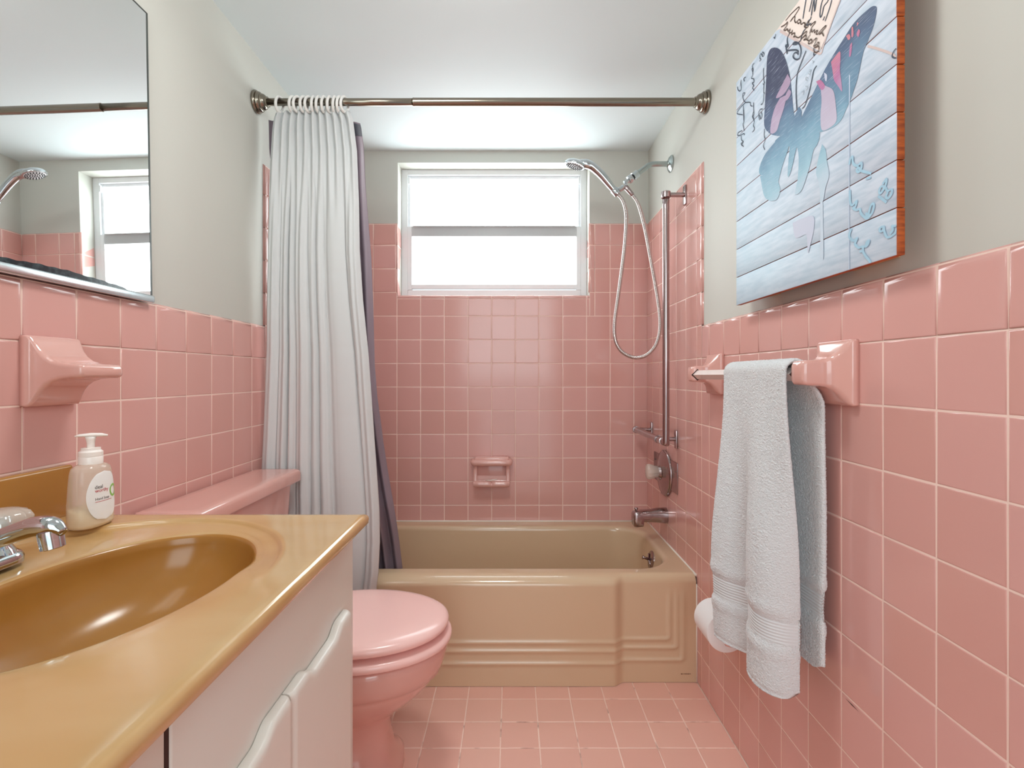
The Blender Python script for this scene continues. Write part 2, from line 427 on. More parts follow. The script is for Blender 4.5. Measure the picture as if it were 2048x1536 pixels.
# back wall with window opening
WX0, WX1, WZ0, WZ1 = -0.530, 0.359, 1.404, 2.024
yb = YB+PL
w = MB()
w.box(XL-0.1, WX0, yb, yb+0.2, 0, ZC); w.box(WX1, XR+0.1, yb, yb+0.2, 0, ZC)
w.box(WX0, WX1, yb, yb+0.2, 0, WZ0-PL); w.box(WX0, WX1, yb, yb+0.2, WZ1, ZC)
wall_back = struct(w.build('wall_back', M['paint'], smooth=False, origin=(0, YB, 0)))
bt = MB(); O = Vector((0, YB, 0)); N = Vector((0, -1, 0))
bcols = cuts(0.563-20*P, XL-0.002, XR+0.002)
brows = ROWS_LOW + ROWS_UP[1:]
for a, b in zip(bcols, bcols[1:]):
    for c, d in zip(brows, brows[1:]):
        if c < 0.2: continue
        if c > 1.30 and b > WX0+0.02 and a < WX1-0.001:
            if d < 1.45:                       # cut row below the sill plus the rounded sill cap
                if a > WX1-P*1.2 and b > WX1:  # tile at the right jamb
                    tile(bt, O, X_, Z_, N, WX1+0.024, b, c, d)
                    tile(bt, O, X_, Z_, N, a, WX1, c, 1.392)
                    tile(bt, O, X_, Z_, N, a, WX1, 1.392, 1.408, 't', r=0.011)
                    tile(bt, O, X_, Z_, N, WX1, WX1+0.024, c, d)
                else:
                    tile(bt, O, X_, Z_, N, a, b, c, 1.392)
                    tile(bt, O, X_, Z_, N, a, b, 1.392, 1.408, 't', r=0.011)
            elif b > WX1:
                tile(bt, O, X_, Z_, N, WX1-0.004, WX1+0.024, c, d, 'l'+('t' if d > 1.73 else ''))
                tile(bt, O, X_, Z_, N, WX1+0.024, b, c, d, 't' if d > 1.73 else '')
            continue
        tile(bt, O, X_, Z_, N, a, b, c, d, ('r' if (c > 1.40 and abs(b-WX0) < 0.01) else '')+('t' if d > 1.73 else ''))
# tiled reveals beside the lower half of the window, and the tiled sill
zz = [1.404, 1.531, 1.640, 1.742]
for c, d in zip(zz, zz[1:]):
    tile(bt, Vector((WX0, 0, 0)), Y_, Z_, X_, YB+0.004, YB+0.088, c, d, 't' if d > 1.73 else '')
    tile(bt, Vector((WX1, 0, 0)), Y_, Z_, -X_, YB+0.004, YB+0.088, c, d, 't' if d > 1.73 else '')
for a, b in zip(bcols, bcols[1:]):
    a2, b2 = max(a, WX0), min(b, WX1)
    if b2-a2 > 0.005: tile(bt, Vector((0, 0, 1.4045)), X_, Y_, Z_, a2, b2, YB+0.006, YB+0.088)
bt.recalc().build('wall_tiles', [M['tile'], M['grout']], wall_back)
# wall behind the camera with an open doorway
w = MB()
w.box(-0.95, -0.52, YF-0.1, YF, 0, ZC); w.box(0.42, 0.75, YF-0.1, YF, 0, ZC); w.box(-0.52, 0.42, YF-0.1, YF, 2.02, ZC)
struct(w.build('wall_front', M['paint'], smooth=False, origin=(0, YF, 0)))

# window
YW = YB+0.088
win = bpy.data.objects.new('window_1', None); C.objects.link(win); win.location = (-0.085, YW, 1.404); win['kind'] = 'structure'
fr = MB()
fr.box(WX0, WX0+0.030, YW, YW+0.05, 1.404, WZ1); fr.box(WX1-0.030, WX1, YW, YW+0.05, 1.404, WZ1)
fr.box(WX0+0.03, WX1-0.03, YW, YW+0.05, WZ1-0.026, WZ1); fr.box(WX0+0.03, WX1-0.03, YW-0.002, YW+0.05, 1.404, 1.446)
bevel(fr.build('window_frame', M['alu'], win, smooth=False), 0.002)
us = MB()   # upper sash set back in the frame
us.box(WX0+0.030, WX0+0.041, YW+0.012, YW+0.04, 1.742, WZ1-0.026); us.box(WX1-0.041, WX1-0.030, YW+0.012, YW+0.04, 1.742, WZ1-0.026)
us.box(WX0+0.041, WX1-0.041, YW+0.014, YW+0.04, 1.984, WZ1-0.026); us.box(WX0+0.041, WX1-0.041, YW+0.014, YW+0.04, 1.748, 1.757)
us_o = bevel(us.build('upper_sash', M['alu'], win, smooth=False), 0.0015)
pn = MB(); pn.box(WX0+0.041, WX1-0.041, YW+0.026, YW+0.032, 1.757, 1.984); pn.build('upper_pane', M['pane'], us_o, smooth=False)
ls = MB()   # lower sash, nearer
ls.box(WX0+0.030, WX0+0.050, YW-0.004, YW+0.022, 1.446, 1.750); ls.box(WX1-0.050, WX1-0.030, YW-0.004, YW+0.022, 1.446, 1.750)
ls.box(WX0+0.050, WX1-0.050, YW-0.002, YW+0.022, 1.452, 1.473)
ls_o = bevel(ls.build('lower_sash', M['alu'], win, smooth=False), 0.0015)
mr = MB(); mr.box(WX0+0.050, WX1-0.050, YW-0.003, YW+0.022, 1.703, 1.752); mr.box(WX0+0.055, WX1-0.055, YW-0.010, YW+0.006, 1.747, 1.7525)
bevel(mr.build('meeting_rail', M['alu_dark'], win, smooth=False), 0.0015)
pn = MB(); pn.box(WX0+0.050, WX1-0.050, YW+0.008, YW+0.014, 1.473, 1.703); pn.build('lower_pane', M['pane'], ls_o, smooth=False)
lt = MB()
lt.box(WX0+0.033, WX0+0.041, YW-0.006, YW+0.004, 1.955, 1.985); lt.box(WX1-0.041, WX1-0.033, YW-0.006, YW+0.004, 1.955, 1.985)
lt.build('sash_latch', M['alu'], win, smooth=False)

ck_ = MB()
p0, p1 = atx(1690, 1396, XR-0.0003), atx(1718, 1424, XR-0.0003)
n_ = Vector((0, -(p1-p0).z, (p1-p0).y)).normalized()*0.0011
pts_ = [p0, p0+(p1-p0)*0.5+n_, p1, p0+(p1-p0)*0.5-n_]
ck_.face([ck_.vert(p) for p in pts_]); ck_.build('grout_crack', M['gap_shade_crack'], wall_right, smooth=False)

# ------------------------------------------------------------------ bathtub
tub = thing('bathtub', 'tan enamel bathtub with ridged apron below the window', 'bathtub', (-0.10, 2.05, 0))
ZT = 0.362
def smooth(a, b, x):
    t = max(0, min(1, (x-a)/(b-a))); return t*t*(3-2*t)
def yfront(x):
    return 1.7405-0.0235*smooth(0.378, 0.338, x)*smooth(-0.58, -0.54, x)
def ldist(x, z, xk, zk):
    """distance to an L shaped line: along z=zk up to x=xk then up, rounded corner"""
    r = 0.012
    def one(xx):
        if xx <= xk-r and z <= zk+r: return abs(z-zk)
        if xx > xk-r and z < zk+r: return abs(math.hypot(xx-(xk-r), z-(zk+r))-r)
        if z >= zk+r and xx > xk-r: return abs(xx-xk)
        return min(abs(z-zk), abs(xx-xk))
    return one(x)
def apron(u, v):
    x = (XL+0.004)+(XR-0.004-XL-0.004)*u
    x0 = yfront(x)
    if v < 0.82:
        z = 0.001+0.331*(v/0.82); rd = 0
        for xk, zk in ((0.531, 0.147), (0.556, 0.118), (0.577, 0.0765)):
            d = ldist(x, z, xk, zk)
            d2 = ldist(-x-0.199, z, xk, zk)
            d = max(d, 0) if x > -0.1 else d2
            rd += 0.0045*math.exp(-(d/0.0062)**2)
        rd *= smooth(0.335, 0.27, z)
        return (x, x0-rd, z)
    t = (v-0.82)/0.18*PI/2
    return (x, 1.768-(1.768-x0)*math.cos(t), 0.332+(ZT-0.332)*math.sin(t))
tb = MB(); tb.grid(apron, 220, 110)
def rrect(x0, x1, y0, y1, r, z, n=14):
    ring = []
    for (cx, cy, a0) in ((x1-r, y1-r, 0), (x0+r, y1-r, PI/2), (x0+r, y0+r, PI), (x1-r, y0+r, 1.5*PI)):
        for k in range(n+1):
            a = a0+(k/n)*PI/2; ring.append(Vector((cx+r*math.cos(a), cy+r*math.sin(a), z)))
    return ring
ix0, ix1, iy0, iy1 = -0.765, 0.572, 1.806, 2.312
rings = [rrect(XL+0.004, XR-0.004, 1.768, YB-0.004, 0.0008, ZT)]
rings.append(rrect(ix0-0.012, ix1+0.012, iy0-0.014, iy1+0.014, 0.14, ZT))
for k in range(1, 7):
    t = k/6*PI/2; d = 0.020*math.sin(t)-0.010
    rings.append(rrect(ix0+d, ix1-d, iy0+d, iy1-d, 0.135, ZT-0.020*(1-math.cos(t))))
for z, dr, dl, dy in ((0.30, 0.018, 0.03, 0.016), (0.22, 0.03, 0.07, 0.024), (0.13, 0.045, 0.12, 0.034), (0.085, 0.065, 0.15, 0.05), (0.062, 0.10, 0.19, 0.085), (0.056, 0.16, 0.25, 0.13)):
    rings.append(rrect(ix0+dl, ix1-dr, iy0+dy, iy1-dy, 0.13, z))
tb.loft(rings, True, False, True)
tb.recalc()
tb.build('tub_shell', M['tub'], tub)
ck = MB()
ck.tube([(XL+0.004, YB-0.003, ZT+0.001), (XR-0.006, YB-0.003, ZT+0.001)], 0.0045, 8)
ck.tube([(XR-0.002, YB-0.004, ZT+0.001), (XR-0.002, 1.745, ZT-0.002)], 0.0042, 8)
ck.tube([(XR-0.002, 1.741, ZT-0.03), (XR-0.002, 1.739, 0.002)], 0.0025, 8)
cko = ck.build('caulk_line', M['caulk'], tub); cko['label'] = 'white caulk line along the wall'
ov = MB(); oc = Vector((0.5545, 2.055, 0.300)); oax = Vector((-1, 0, 0.12))
ov.lathe(oc, oax, [(0.0, -0.004), (0.037, -0.004), (0.037, 0.002), (0.033, 0.005), (0.0, 0.007)], 28)
ovo = ov.build('overflow_plate', M['old_chrome'], tub, angle=40); ovo['label'] = 'chrome overflow plate'
tl = MB(); tl.tube([oc+Vector((-0.006, 0, 0.004)), oc+Vector((-0.028, 0, 0.010)), oc+Vector((-0.034, 0, 0.012))], [0.006, 0.005, 0.0085], 12)
tl.tube([oc+Vector((-0.006, -0.022, -0.02)), oc+Vector((-0.010, 0.0, 0.0)), oc+Vector((-0.006, 0.016, 0.022))], 0.0035, 8)
tl.build('trip_lever', M['old_chrome'], ovo)
# tiny maker's mark, illegible dashes
mk = MB()
for k, wd in enumerate((0.004, 0.002, 0.0035, 0.0035, 0.0035, 0.002)):
    x = at(1362+k*3.6, 1348, 1.7395)
    mk.box(x.x, x.x+wd, 1.7392, 1.7404, x.z-0.0013, x.z+0.0013)
mk.build('maker_mark', M['mark'], tub, smooth=False)

# ------------------------------------------------------------------ toilet
toi = thing('toilet', 'pink toilet with closed lid between vanity and bathtub', 'toilet', (-0.45, 1.35, 0))
YT = 1.35
def egg(xb, xf, hw, z, n=56, p=0.92, yc=YT):
    xc, a = (xb+xf)/2, (xf-xb)/2
    r = []
    for k in range(n):
        t = 2*PI*k/n; c, s_ = math.cos(t), math.sin(t)
        r.append(Vector((xc+a*c, yc+hw*math.copysign(abs(s_)**p, s_)*(1+0.06*(-c)), z)))
    return r
bw = MB()
prof = [(0.0, -0.66, -0.288, 0.125, 0.55), (0.035, -0.66, -0.288, 0.125, 0.55), (0.042, -0.655, -0.296, 0.117, 0.55), (0.060, -0.65, -0.312, 0.100, 0.6),
        (0.11, -0.64, -0.318, 0.092, 0.7), (0.155, -0.63, -0.315, 0.093, 0.8), (0.180, -0.62, -0.290, 0.108, 0.9), (0.205, -0.62, -0.255, 0.128, 0.92),
        (0.235, -0.62, -0.222, 0.147, 0.92), (0.262, -0.62, -0.200, 0.159, 0.92), (0.274, -0.62, -0.193, 0.163, 0.92), (0.278, -0.62, -0.184, 0.169, 0.92),
        (0.300, -0.62, -0.177, 0.172, 0.92), (0.325, -0.62, -0.170, 0.175, 0.92), (0.340, -0.62, -0.170, 0.175, 0.92), (0.345, -0.62, -0.176, 0.17, 0.92)]
bw.loft([egg(b, f, h, z, p=p_) for z, b, f, h, p_ in prof], True, True, True)
bw.build('bowl', M['ceramic'], toi, angle=60)
ped = MB(); ped.rbox(-0.80, -0.58, YT-0.10, YT+0.10, 0.10, 0.385, 0.03, 4); ped.build('bowl_neck', M['ceramic'], toi)
st = MB()
st.loft([egg(-0.60, -0.168, 0.171, 0.3462), egg(-0.60, -0.160, 0.178, 0.352), egg(-0.60, -0.158, 0.180, 0.359), egg(-0.60, -0.160, 0.178, 0.366), egg(-0.60, -0.169, 0.171, 0.3705)], True, True, True)
st.build('seat', M['seat'], toi)
ld = MB()
ld.loft([egg(-0.60, -0.174, 0.170, 0.3828), egg(-0.60, -0.169, 0.174, 0.3868), egg(-0.60, -0.166, 0.177, 0.3938), egg(-0.60, -0.168, 0.175, 0.4008), egg(-0.60, -0.176, 0.168, 0.4068),
         egg(-0.595, -0.195, 0.152, 0.4103), egg(-0.57, -0.25, 0.11, 0.4118), egg(-0.50, -0.33, 0.05, 0.4123)], True, True, True)
ld.build('lid', M['seat'], toi)
for s_ in (-1, 1):
    hg = MB(); hg.tube([(-0.605, YT+s_*0.07-0.02, 0.372), (-0.605, YT+s_*0.07+0.02, 0.372)], 0.011, 14); hg.tube([(-0.605, YT+s_*0.07, 0.340), (-0.605, YT+s_*0.07, 0.372)], 0.012, 14); hg.build('hinge', M['seat'], toi)
tk = MB()
for z, xf, dy in ((0.385, -0.715, 0.03), (0.40, -0.700, 0.015), (0.55, -0.690, 0.004), (0.704, -0.684, 0.0)):
    pass
tk.loft([rrect(-0.815, xf, 1.135+dy, 1.610-dy, 0.022, z, 6) for z, xf, dy in ((0.385, -0.715, 0.03), (0.392, -0.703, 0.018), (0.55, -0.692, 0.006), (0.706, -0.683, 0.0))], True, True, True)
# raised side panel edge
tk.build('tank', M['ceramic'], toi, angle=50)
tl = MB()
def lidring(d, z):
    """front edge bows out slightly"""
    r = []
    for p in rrect(-0.817+d, -0.664-d, 1.098+d, 1.643-d, 0.016, z, 6):
        if p.x > -0.70:
            p.x += -0.004+0.007*(1-((p.y-1.37)/0.27)**2)
        r.append(p)
    return r
tl.loft([lidring(0.006, 0.704), lidring(0.001, 0.7045), lidring(0.0, 0.709), lidring(0.0, 0.728), lidring(0.002, 0.735), lidring(0.006, 0.7395), lidring(0.012, 0.741), lidring(0.03, 0.7415)], True, True, True)
tl.build('tank_lid', M['ceramic'], toi)

# ------------------------------------------------------------------ vanity
van = thing('vanity_cabinet', 'cream painted vanity cabinet under the amber sink top', 'cabinet', (-0.55, 0.55, 0))
FX = -0.2866
vb = MB(); vb.box(-0.812, FX-0.016, 0.175, 0.193, 0.09, 0.7620); vb.box(-0.812, FX-0.016, 0.912, 0.930, 0.09, 0.7620); vb.box(-0.812, -0.800, 0.193, 0.912, 0.09, 0.7620)
vb.box(FX-0.034, FX-0.016, 0.193, 0.912, 0.09, 0.7620); vb.box(-0.800, FX-0.034, 0.193, 0.912, 0.09, 0.108); vb.box(-0.812, FX-0.07, 0.185, 0.92, 0.001, 0.09)
bevel(vb.build('carcass', M['cabinet'], van, smooth=False), 0.002)
fp = MB(); fp.rbox(FX-0.0162, FX, 0.4335, 0.931, 0.10, 0.7618, 0.003, 3); fp.build('face_panel', M['cabinet'], van)
gp = MB(); gp.box(FX-0.0163, FX-0.0015, 0.4278, 0.4332, 0.1, 0.7615); gp.build('panel_gap', M['gap_shade_crack'], van, smooth=False)  # dark filler strip standing in for the shade inside the gap
dw = MB(); dw.rbox(FX-0.0162, FX+0.001, 0.178, 0.4275, 0.10, 0.7618, 0.006, 3); dw.build('drawer_front', M['cabinet'], van)
def door(y0, y1):
    """slab door with a scooped finger pull along its top edge"""
    x0, x1, zb = FX+0.001, FX+0.0165, 0.13
    n = 40; mb = MB()
    ym = (y0+y1)/2
    def top(y):
        d = abs(y-ym)/((y1-y0)/2)
        return 0.639-0.0125*smooth(0.62, 0.34, d)
    prof = [(x0, 0.0, 0), (x0, -0.0, 0), (x1-0.006, 0.0, 0), (x1-0.0025, -0.0015, 0), (x1-0.0006, -0.005, 0), (x1, -0.010, 0)]
    rings = []
    for i in range(n+1):
        e = i/n
        y = y0+(y1-y0)*e
        ed = min(y-y0, y1-y)
        # round the vertical ends
        inset = 0.0045*(1-min(1, ed/0.006))**2
        ring = [Vector((x0, y, zb)), Vector((x0, y, top(y)))]
        for (x, dz, _) in prof[2:]:
            ring.append(Vector((x-inset, y, top(y)+dz)))
        ring += [Vector((x1-inset, y, top(y)-0.02)), Vector((x1-inset, y, zb))]
        rings.append(ring)
    mb.loft(rings, True, True, True)
    return mb.recalc().build('door', M['cabinet'], van, angle=50)
door(0.6415, 0.8735); door(0.405, 0.6385)

top = thing('countertop', 'amber cultured marble vanity top with molded oval sink', 'countertop', (-0.55, 0.55, 0.763))
ZV = 0.782
cxr, cyr, hx, hy = (-0.8225-0.262)/2, (0.155+0.945)/2, (0.8225-0.262)/2-0.009, (0.945-0.155)/2-0.009
ecx, ecy = -0.555, 0.63
angs = [2*PI*k/144 for k in range(144)]
for sx_ in (-1, 1):
    for sy_ in (-1, 1):
        a = math.atan2(cyr+sy_*hy-ecy, cxr+sx_*hx-ecx) % (2*PI)
        angs = [q for q in angs if abs(q-a) > 0.02]+[a]
angs.sort()
def rayrect(a):
    c, s_ = math.cos(a), math.sin(a)
    ts = []
    if c > 1e-9: ts.append((cxr+hx-ecx)/c)
    if c < -1e-9: ts.append((cxr-hx-ecx)/c)
    if s_ > 1e-9: ts.append((cyr+hy-ecy)/s_)
    if s_ < -1e-9: ts.append((cyr-hy-ecy)/s_)
    t = min(ts); return Vector((ecx+c*t, ecy+s_*t, ZV))
rect = [rayrect(a) for a in angs]
def grow(d, z):
    fx_, fy_ = (hx+d)/hx, (hy+d)/hy
    return [Vector((cxr+(p.x-cxr)*fx_, cyr+(p.y-cyr)*fy_, z)) for p in rect]
def ell(cx, cy, b, a, z):
    out = []
    for an in angs:
        q = math.atan2(math.sin(an)*b, math.cos(an)*a)
        out.append(Vector((cx+b*math.cos(an), cy+a*math.sin(an), z)))
    return out
vt = MB(); rr = []
rr.append(grow(0.006, ZV-0.019)); rr.append(grow(0.0085, ZV-0.0165))
rr.append(grow(0.009, ZV-0.009))
for t in (0.35, 0.7, 1.05, 1.4): rr.append(grow(0.009*math.cos(t), ZV-0.009+0.009*math.sin(t)+0.0006))
rr.append(grow(-0.006, ZV+0.0006)); rr.append(grow(-0.014, ZV))
eb, ea = 0.242, 0.284
def fadew(an):
    """the molded step runs round the back and far end and dies out along the front"""
    d = (math.degrees(an)+180) % 360-180
    if d > 0: return smooth(2, 32, d)
    return smooth(-115, -150, d)
def zring(ring, z0, dz):
    for p, an in zip(ring, angs): p.z = z0+dz*fadew(an)
    return ring
rr.append(zring(ell(ecx, ecy, eb+0.010, ea+0.006, ZV), ZV, 0))
for d, dz in ((0.003, -0.0002), (0.0, -0.0012), (-0.0025, -0.0048), (-0.006, -0.0072), (-0.014, -0.0076)):
    rr.append(zring(ell(ecx, ecy, eb+d, ea+d, ZV), ZV, dz))
bcx, bcy, bb, ba = -0.502, 0.645, 0.143, 0.218
for t in (0.25, 0.5, 0.75):
    rr.append(zring(ell(ecx+(bcx-ecx)*t, ecy+(bcy-ecy)*t, eb-0.014+(bb+0.010-eb+0.014)*t, ea-0.014+(ba+0.010-ea+0.014)*t, ZV), ZV-0.001*t, -0.0076-0.002*t))
for t in (0.0, 0.3, 0.6, 0.85, 1.1):
    d = 0.010-0.012*math.sin(t); rr.append(zring(ell(bcx, bcy, bb+d, ba+d, ZV), ZV-0.0015-0.012*(1-math.cos(t)), -0.0098))
zr = ZV-0.0095-0.012*(1-math.cos(1.1))
for k in range(1, 15):
    t = k/14; s_ = math.cos(t*PI/2)**0.66
    rr.append(zring(ell(bcx-0.012*t, bcy, max(0.001, (bb-0.001)*s_), max(0.001, (ba-0.001)*s_), 0), zr+0.008-0.118*math.sin(t*PI/2)**1.1, -0.0098*(1-t)))
zr = zr+0.0075-0.0008
vt.loft(rr, True, False, True)
un_ = grow(0.006, ZV-0.019); ui_ = grow(-0.05, ZV-0.019); vt.loft([ui_, un_], True, False, False)
nr_ = len(angs)
for i_ in range((len(rr)-17)*nr_, (len(rr)-1)*nr_): vt.m[i_] = 1
vt.build('sink_top', [M['marble'], M['amber']], top, angle=70)
bs = MB(); bs.rbox(-0.8225, -0.8015, 0.155, 0.945, ZV-0.003, 0.873, 0.006, 4); bs.build('backsplash', M['amber'], top)
dr = MB(); dr.lathe((bcx-0.01, bcy, zr-0.1155), (0, 0, 1), [(0.0, 0.0), (0.021, 0.0), (0.021, 0.003), (0.017, 0.004), (0.012, 0.001), (0.0, 0.001)], 24); dr.build('drain', M['chrome'], top)

# ------------------------------------------------------------------ faucet
fa = thing('faucet', 'chrome faucet with clear acrylic handles on the amber sink deck', 'faucet', (-0.70, 0.63, ZV-0.004))
zf = ZV-0.0038
fb = MB()
def stad(hx_, hy_, z, xc=-0.702, yc=0.632, n=10):
    return rrect(xc-hx_, xc+hx_, yc-hy_, yc+hy_, min(hx_, hy_)-0.001, z, n)
fb.loft([stad(0.029, 0.098, zf), stad(0.029, 0.098, zf+0.008), stad(0.026, 0.095, zf+0.013), stad(0.022, 0.091, zf+0.016)], True, True, True)
for s_ in (-1, 1):
    fb.lathe((-0.702, 0.632+s_*0.066, zf+0.012), (0, 0, 1), [(0.026, 0), (0.022, 0.008), (0.017, 0.016), (0.015, 0.026), (0.015, 0.030)], 24)
fb.loft([stad(0.024, 0.030, zf+0.012), stad(0.020, 0.024, zf+0.024), stad(0.017, 0.019, zf+0.040), stad(0.014, 0.016, zf+0.052)], True, True, True)
fb.build('faucet_base', M['chrome'], fa, angle=50)
sp = MB()
pth = cr([(-0.712, 0.632, zf+0.030), (-0.690, 0.632, zf+0.038), (-0.660, 0.632, zf+0.047), (-0.627, 0.632, zf+0.057), (-0.602, 0.632, zf+0.066), (-0.582, 0.632, zf+0.0715), (-0.563, 0.632, zf+0.0715), (-0.549, 0.632, zf+0.0645)], 6)
rad = crs([0.013, 0.0130, 0.0122, 0.0115, 0.0120, 0.0125, 0.0115, 0.005], 6)
sp.tube(pth, rad, 20, sx=0.98, up=(0, 0, 1))
spo = sp.build('spout', M['chrome'], fa)
ae = MB(); ae.lathe((-0.566, 0.632, zf+0.066), (0.20, 0, -1), [(0.0125, 0), (0.0130, 0.004), (0.0125, 0.021), (0.010, 0.022), (0.009, 0.016), (0.0, 0.016)], 24); ae.build('aerator', M['chrome'], spo, angle=40)
for s_ in (-1, 1):
    hd = MB(); y = 0.632+s_*0.066
    n = 40; rings = []
    for z, r in ((0.0, 0.020), (0.004, 0.026), (0.016, 0.031), (0.026, 0.031), (0.033, 0.027), (0.037, 0.018), (0.038, 0.006)):
        rings.append([Vector((-0.690+(r+0.0016*math.cos(10*2*PI*j/n)*(1 if r > 0.019 else 0))*math.cos(2*PI*j/n), y+(r+0.0016*math.cos(10*2*PI*j/n)*(1 if r > 0.019 else 0))*math.sin(2*PI*j/n), zf+0.038+z)) for j in range(n)])
    hd.loft(rings, True, True, True)
    ho = hd.build('handle', M['acrylic'], fa); ho['label'] = 'clear fluted acrylic handle'
    hc = MB(); hc.lathe((-0.690, y, zf+0.030), (0, 0, 1), [(0.013, 0), (0.011, 0.02), (0.009, 0.036), (0.0, 0.036)], 16); hc.build('handle_core', M['chrome'], ho)

# ------------------------------------------------------------------ soap dispenser
BX, BY, BZ = -0.7085, 0.868, ZV
so = thing('soap_dispenser', 'clear plastic pump bottle of cream hand soap on vanity top', 'soap dispenser', (BX, BY, BZ))
def oval(bx, ay, z, n=40, p=0.86):
    r = []
    for k in range(n):
        t = 2*PI*k/n; c, s_ = math.cos(t), math.sin(t)
        r.append(Vector((BX+bx*math.copysign(abs(c)**p, c), BY+ay*math.copysign(abs(s_)**p, s_), z)))
    return r
bprof = [(0.0005, 0.020, 0.031), (0.003, 0.0235, 0.0355), (0.008, 0.0250, 0.0370), (0.035, 0.0250, 0.0365), (0.07, 0.0238, 0.0345), (0.092, 0.0222, 0.0325), (0.099, 0.0205, 0.0300), (0.1035, 0.017, 0.023), (0.1055, 0.0150, 0.0155)]
bo = MB(); bo.loft([oval(b, a, BZ+z) for z, b, a in bprof], True, True, True)
bot = bo.build('bottle', M['bottle'], so)
lq = MB(); lq.loft([oval(b-0.0012, a-0.0012, BZ+z) for z, b, a in ((0.0012, 0.0205, 0.031), (0.003, 0.0233, 0.0352), (0.008, 0.0248, 0.0368), (0.034, 0.0248, 0.0363))], True, True, True)
lq.build('liquid_soap', M['soap'], bot)
cl = MB()
cl.lathe((BX, BY, BZ+0.1045), (0, 0, 1), [(0.0168, 0), (0.0170, 0.012), (0.0162, 0.013), (0.0168, 0.0135), (0.0168, 0.0205), (0.0150, 0.022), (0.0135, 0.0235), (0.0135, 0.027), (0.006, 0.0275)], 32)
cl.build('collar', M['pump'], so, angle=40)
pu = MB()
pu.lathe((BX, BY, BZ+0.131), (0, 0, 1), [(0.0055, 0), (0.0055, 0.008), (0.0066, 0.014), (0.0078, 0.019)], 20)
hd_ = Vector((0.775, 0.63, 0)).normalized()
pc = Vector((BX, BY, BZ+0.1515))
pu.tube([pc-hd_*0.021+Z_*0.0003, pc-hd_*0.015+Z_*0.0012, pc+Z_*0.0016, pc+hd_*0.014+Z_*0.0008, pc+hd_*0.0225-Z_*0.0008], [0.002, 0.0050, 0.0066, 0.0060, 0.0035], 16, sx=0.5, up=(0, 0, 1))
pu.build('pump', M['pump'], so)
# label patch following the front of the bottle (faces +X)
def bxy(z, w):
    """point on the bottle's front at height z (above base) and width w along Y"""
    b = interp([(q[0], q[1]) for q in bprof], z); a = interp([(q[0], q[2]) for q in bprof], z)
    s_ = max(-0.999, min(0.999, w/a)); t = math.asin(math.copysign(abs(s_)**(1/0.86), s_))
    return BX+b*math.cos(t)**0.86
def lab(u, v):
    z = 0.012+0.081*v
    e = math.sqrt(max(0.0, 1-((v-0.5)/0.5)**2))**0.75
    lo, hi = -0.028*e-0.003*(1-v)*e, 0.029*e
    w = lo+(hi-lo)*u
    return (bxy(z, w)+0.0006, BY+w, BZ+z)
lb = MB(); lb.grid(lab, 24, 24)
lbo = lb.build('label', M['label_white'], so)
def text_mesh(body, size):
    cu = bpy.data.curves.new('lettering', 'FONT'); cu.body = body; cu.size = size; cu.resolution_u = 3
    o = bpy.data.objects.new('lettering', cu); C.objects.link(o)
    dg = bpy.context.evaluated_depsgraph_get()
    me = bpy.data.meshes.new_from_object(o.evaluated_get(dg))
    vs = [tuple(v.co) for v in me.vertices]; fs = [tuple(p.vertices) for p in me.polygons]
    bpy.data.objects.remove(o); bpy.data.meshes.remove(me); bpy.data.curves.remove(cu)
    return vs, fs
def label_text(name, body, size, w0, z0, m, slant=0.0):
    vs, fs = text_mesh(body, size); mb = MB()
    for x, y, _ in vs:
        w_ = w0+x; z = z0+y+slant*x
        mb.vert((bxy(z, w_)+0.0009, BY+w_, BZ+z))
    for f in fs: mb.face(f)
    return mb.build(name, m, lbo, smooth=False)
label_text('brand_lettering', 'deal', 0.0085, -0.019, 0.0655, M['ink_dark'])
label_text('brand_lettering', 'worthy', 0.0085, -0.019, 0.0595, M['ink_red'])
label_text('scent_line', 'fresh', 0.0045, -0.019, 0.0515, M['ink_green']) if False else None
label_text('product_lettering', 'Hand Soap', 0.0060, -0.019, 0.0465, M['ink_dark'])
ul = MB()
def ulf(u, v):
    w_ = -0.019+0.032*u; z = 0.0435+0.0007*v
    return (bxy(z, w_)+0.0009, BY+w_, BZ+z)
ul.grid(ulf, 14, 1); ul.build('underline', M['ink_red'], lbo)
gc = MB()
def gcf(u, v):
    t = 2*PI*u; r = 0.0065+0.0028*v; w_ = 0.0185+r*math.cos(t); z = 0.0575+1.15*r*math.sin(t)
    return (bxy(z, w_)+0.0010, BY+w_, BZ+z)
gc.grid(gcf, 36, 2); gc.build('green_badge', M['ink_green'], lbo)

# ------------------------------------------------------------------ mirror
mi = thing('wall_mirror', 'frameless wall mirror above the vanity, dark stain along its bottom edge', 'mirror', (-0.815, 0.78, 1.205))
XM = -0.8150; MY0, MY1, MZ0, MZ1 = 0.40, 1.1665, 1.206, 1.8535
g = MB(); g.box(XM-0.006, XM, MY0, MY1, MZ0, MZ1)
g.m = [1, 1, 1, 0, 1, 1]
g.build('mirror_glass', [M['mirror'], M['mirror_edge']], mi, smooth=False)
eg = MB(); eg.box(XM-0.0005, XM+0.0006, MY1-0.0045, MY1, MZ0, MZ1); eg.box(XM-0.0005, XM+0.0006, MY0, MY1, MZ1-0.003, MZ1); eg.build('dark_edge', M['mirror_edge'], mi, smooth=False)
ch = MB(); ch.rbox(XM-0.0065, XM+0.0055, MY0-0.002, MY1+0.003, MZ0-0.007, MZ0+0.010, 0.004, 3); ch.build('bottom_channel', M['channel'], mi)
ds = MB()
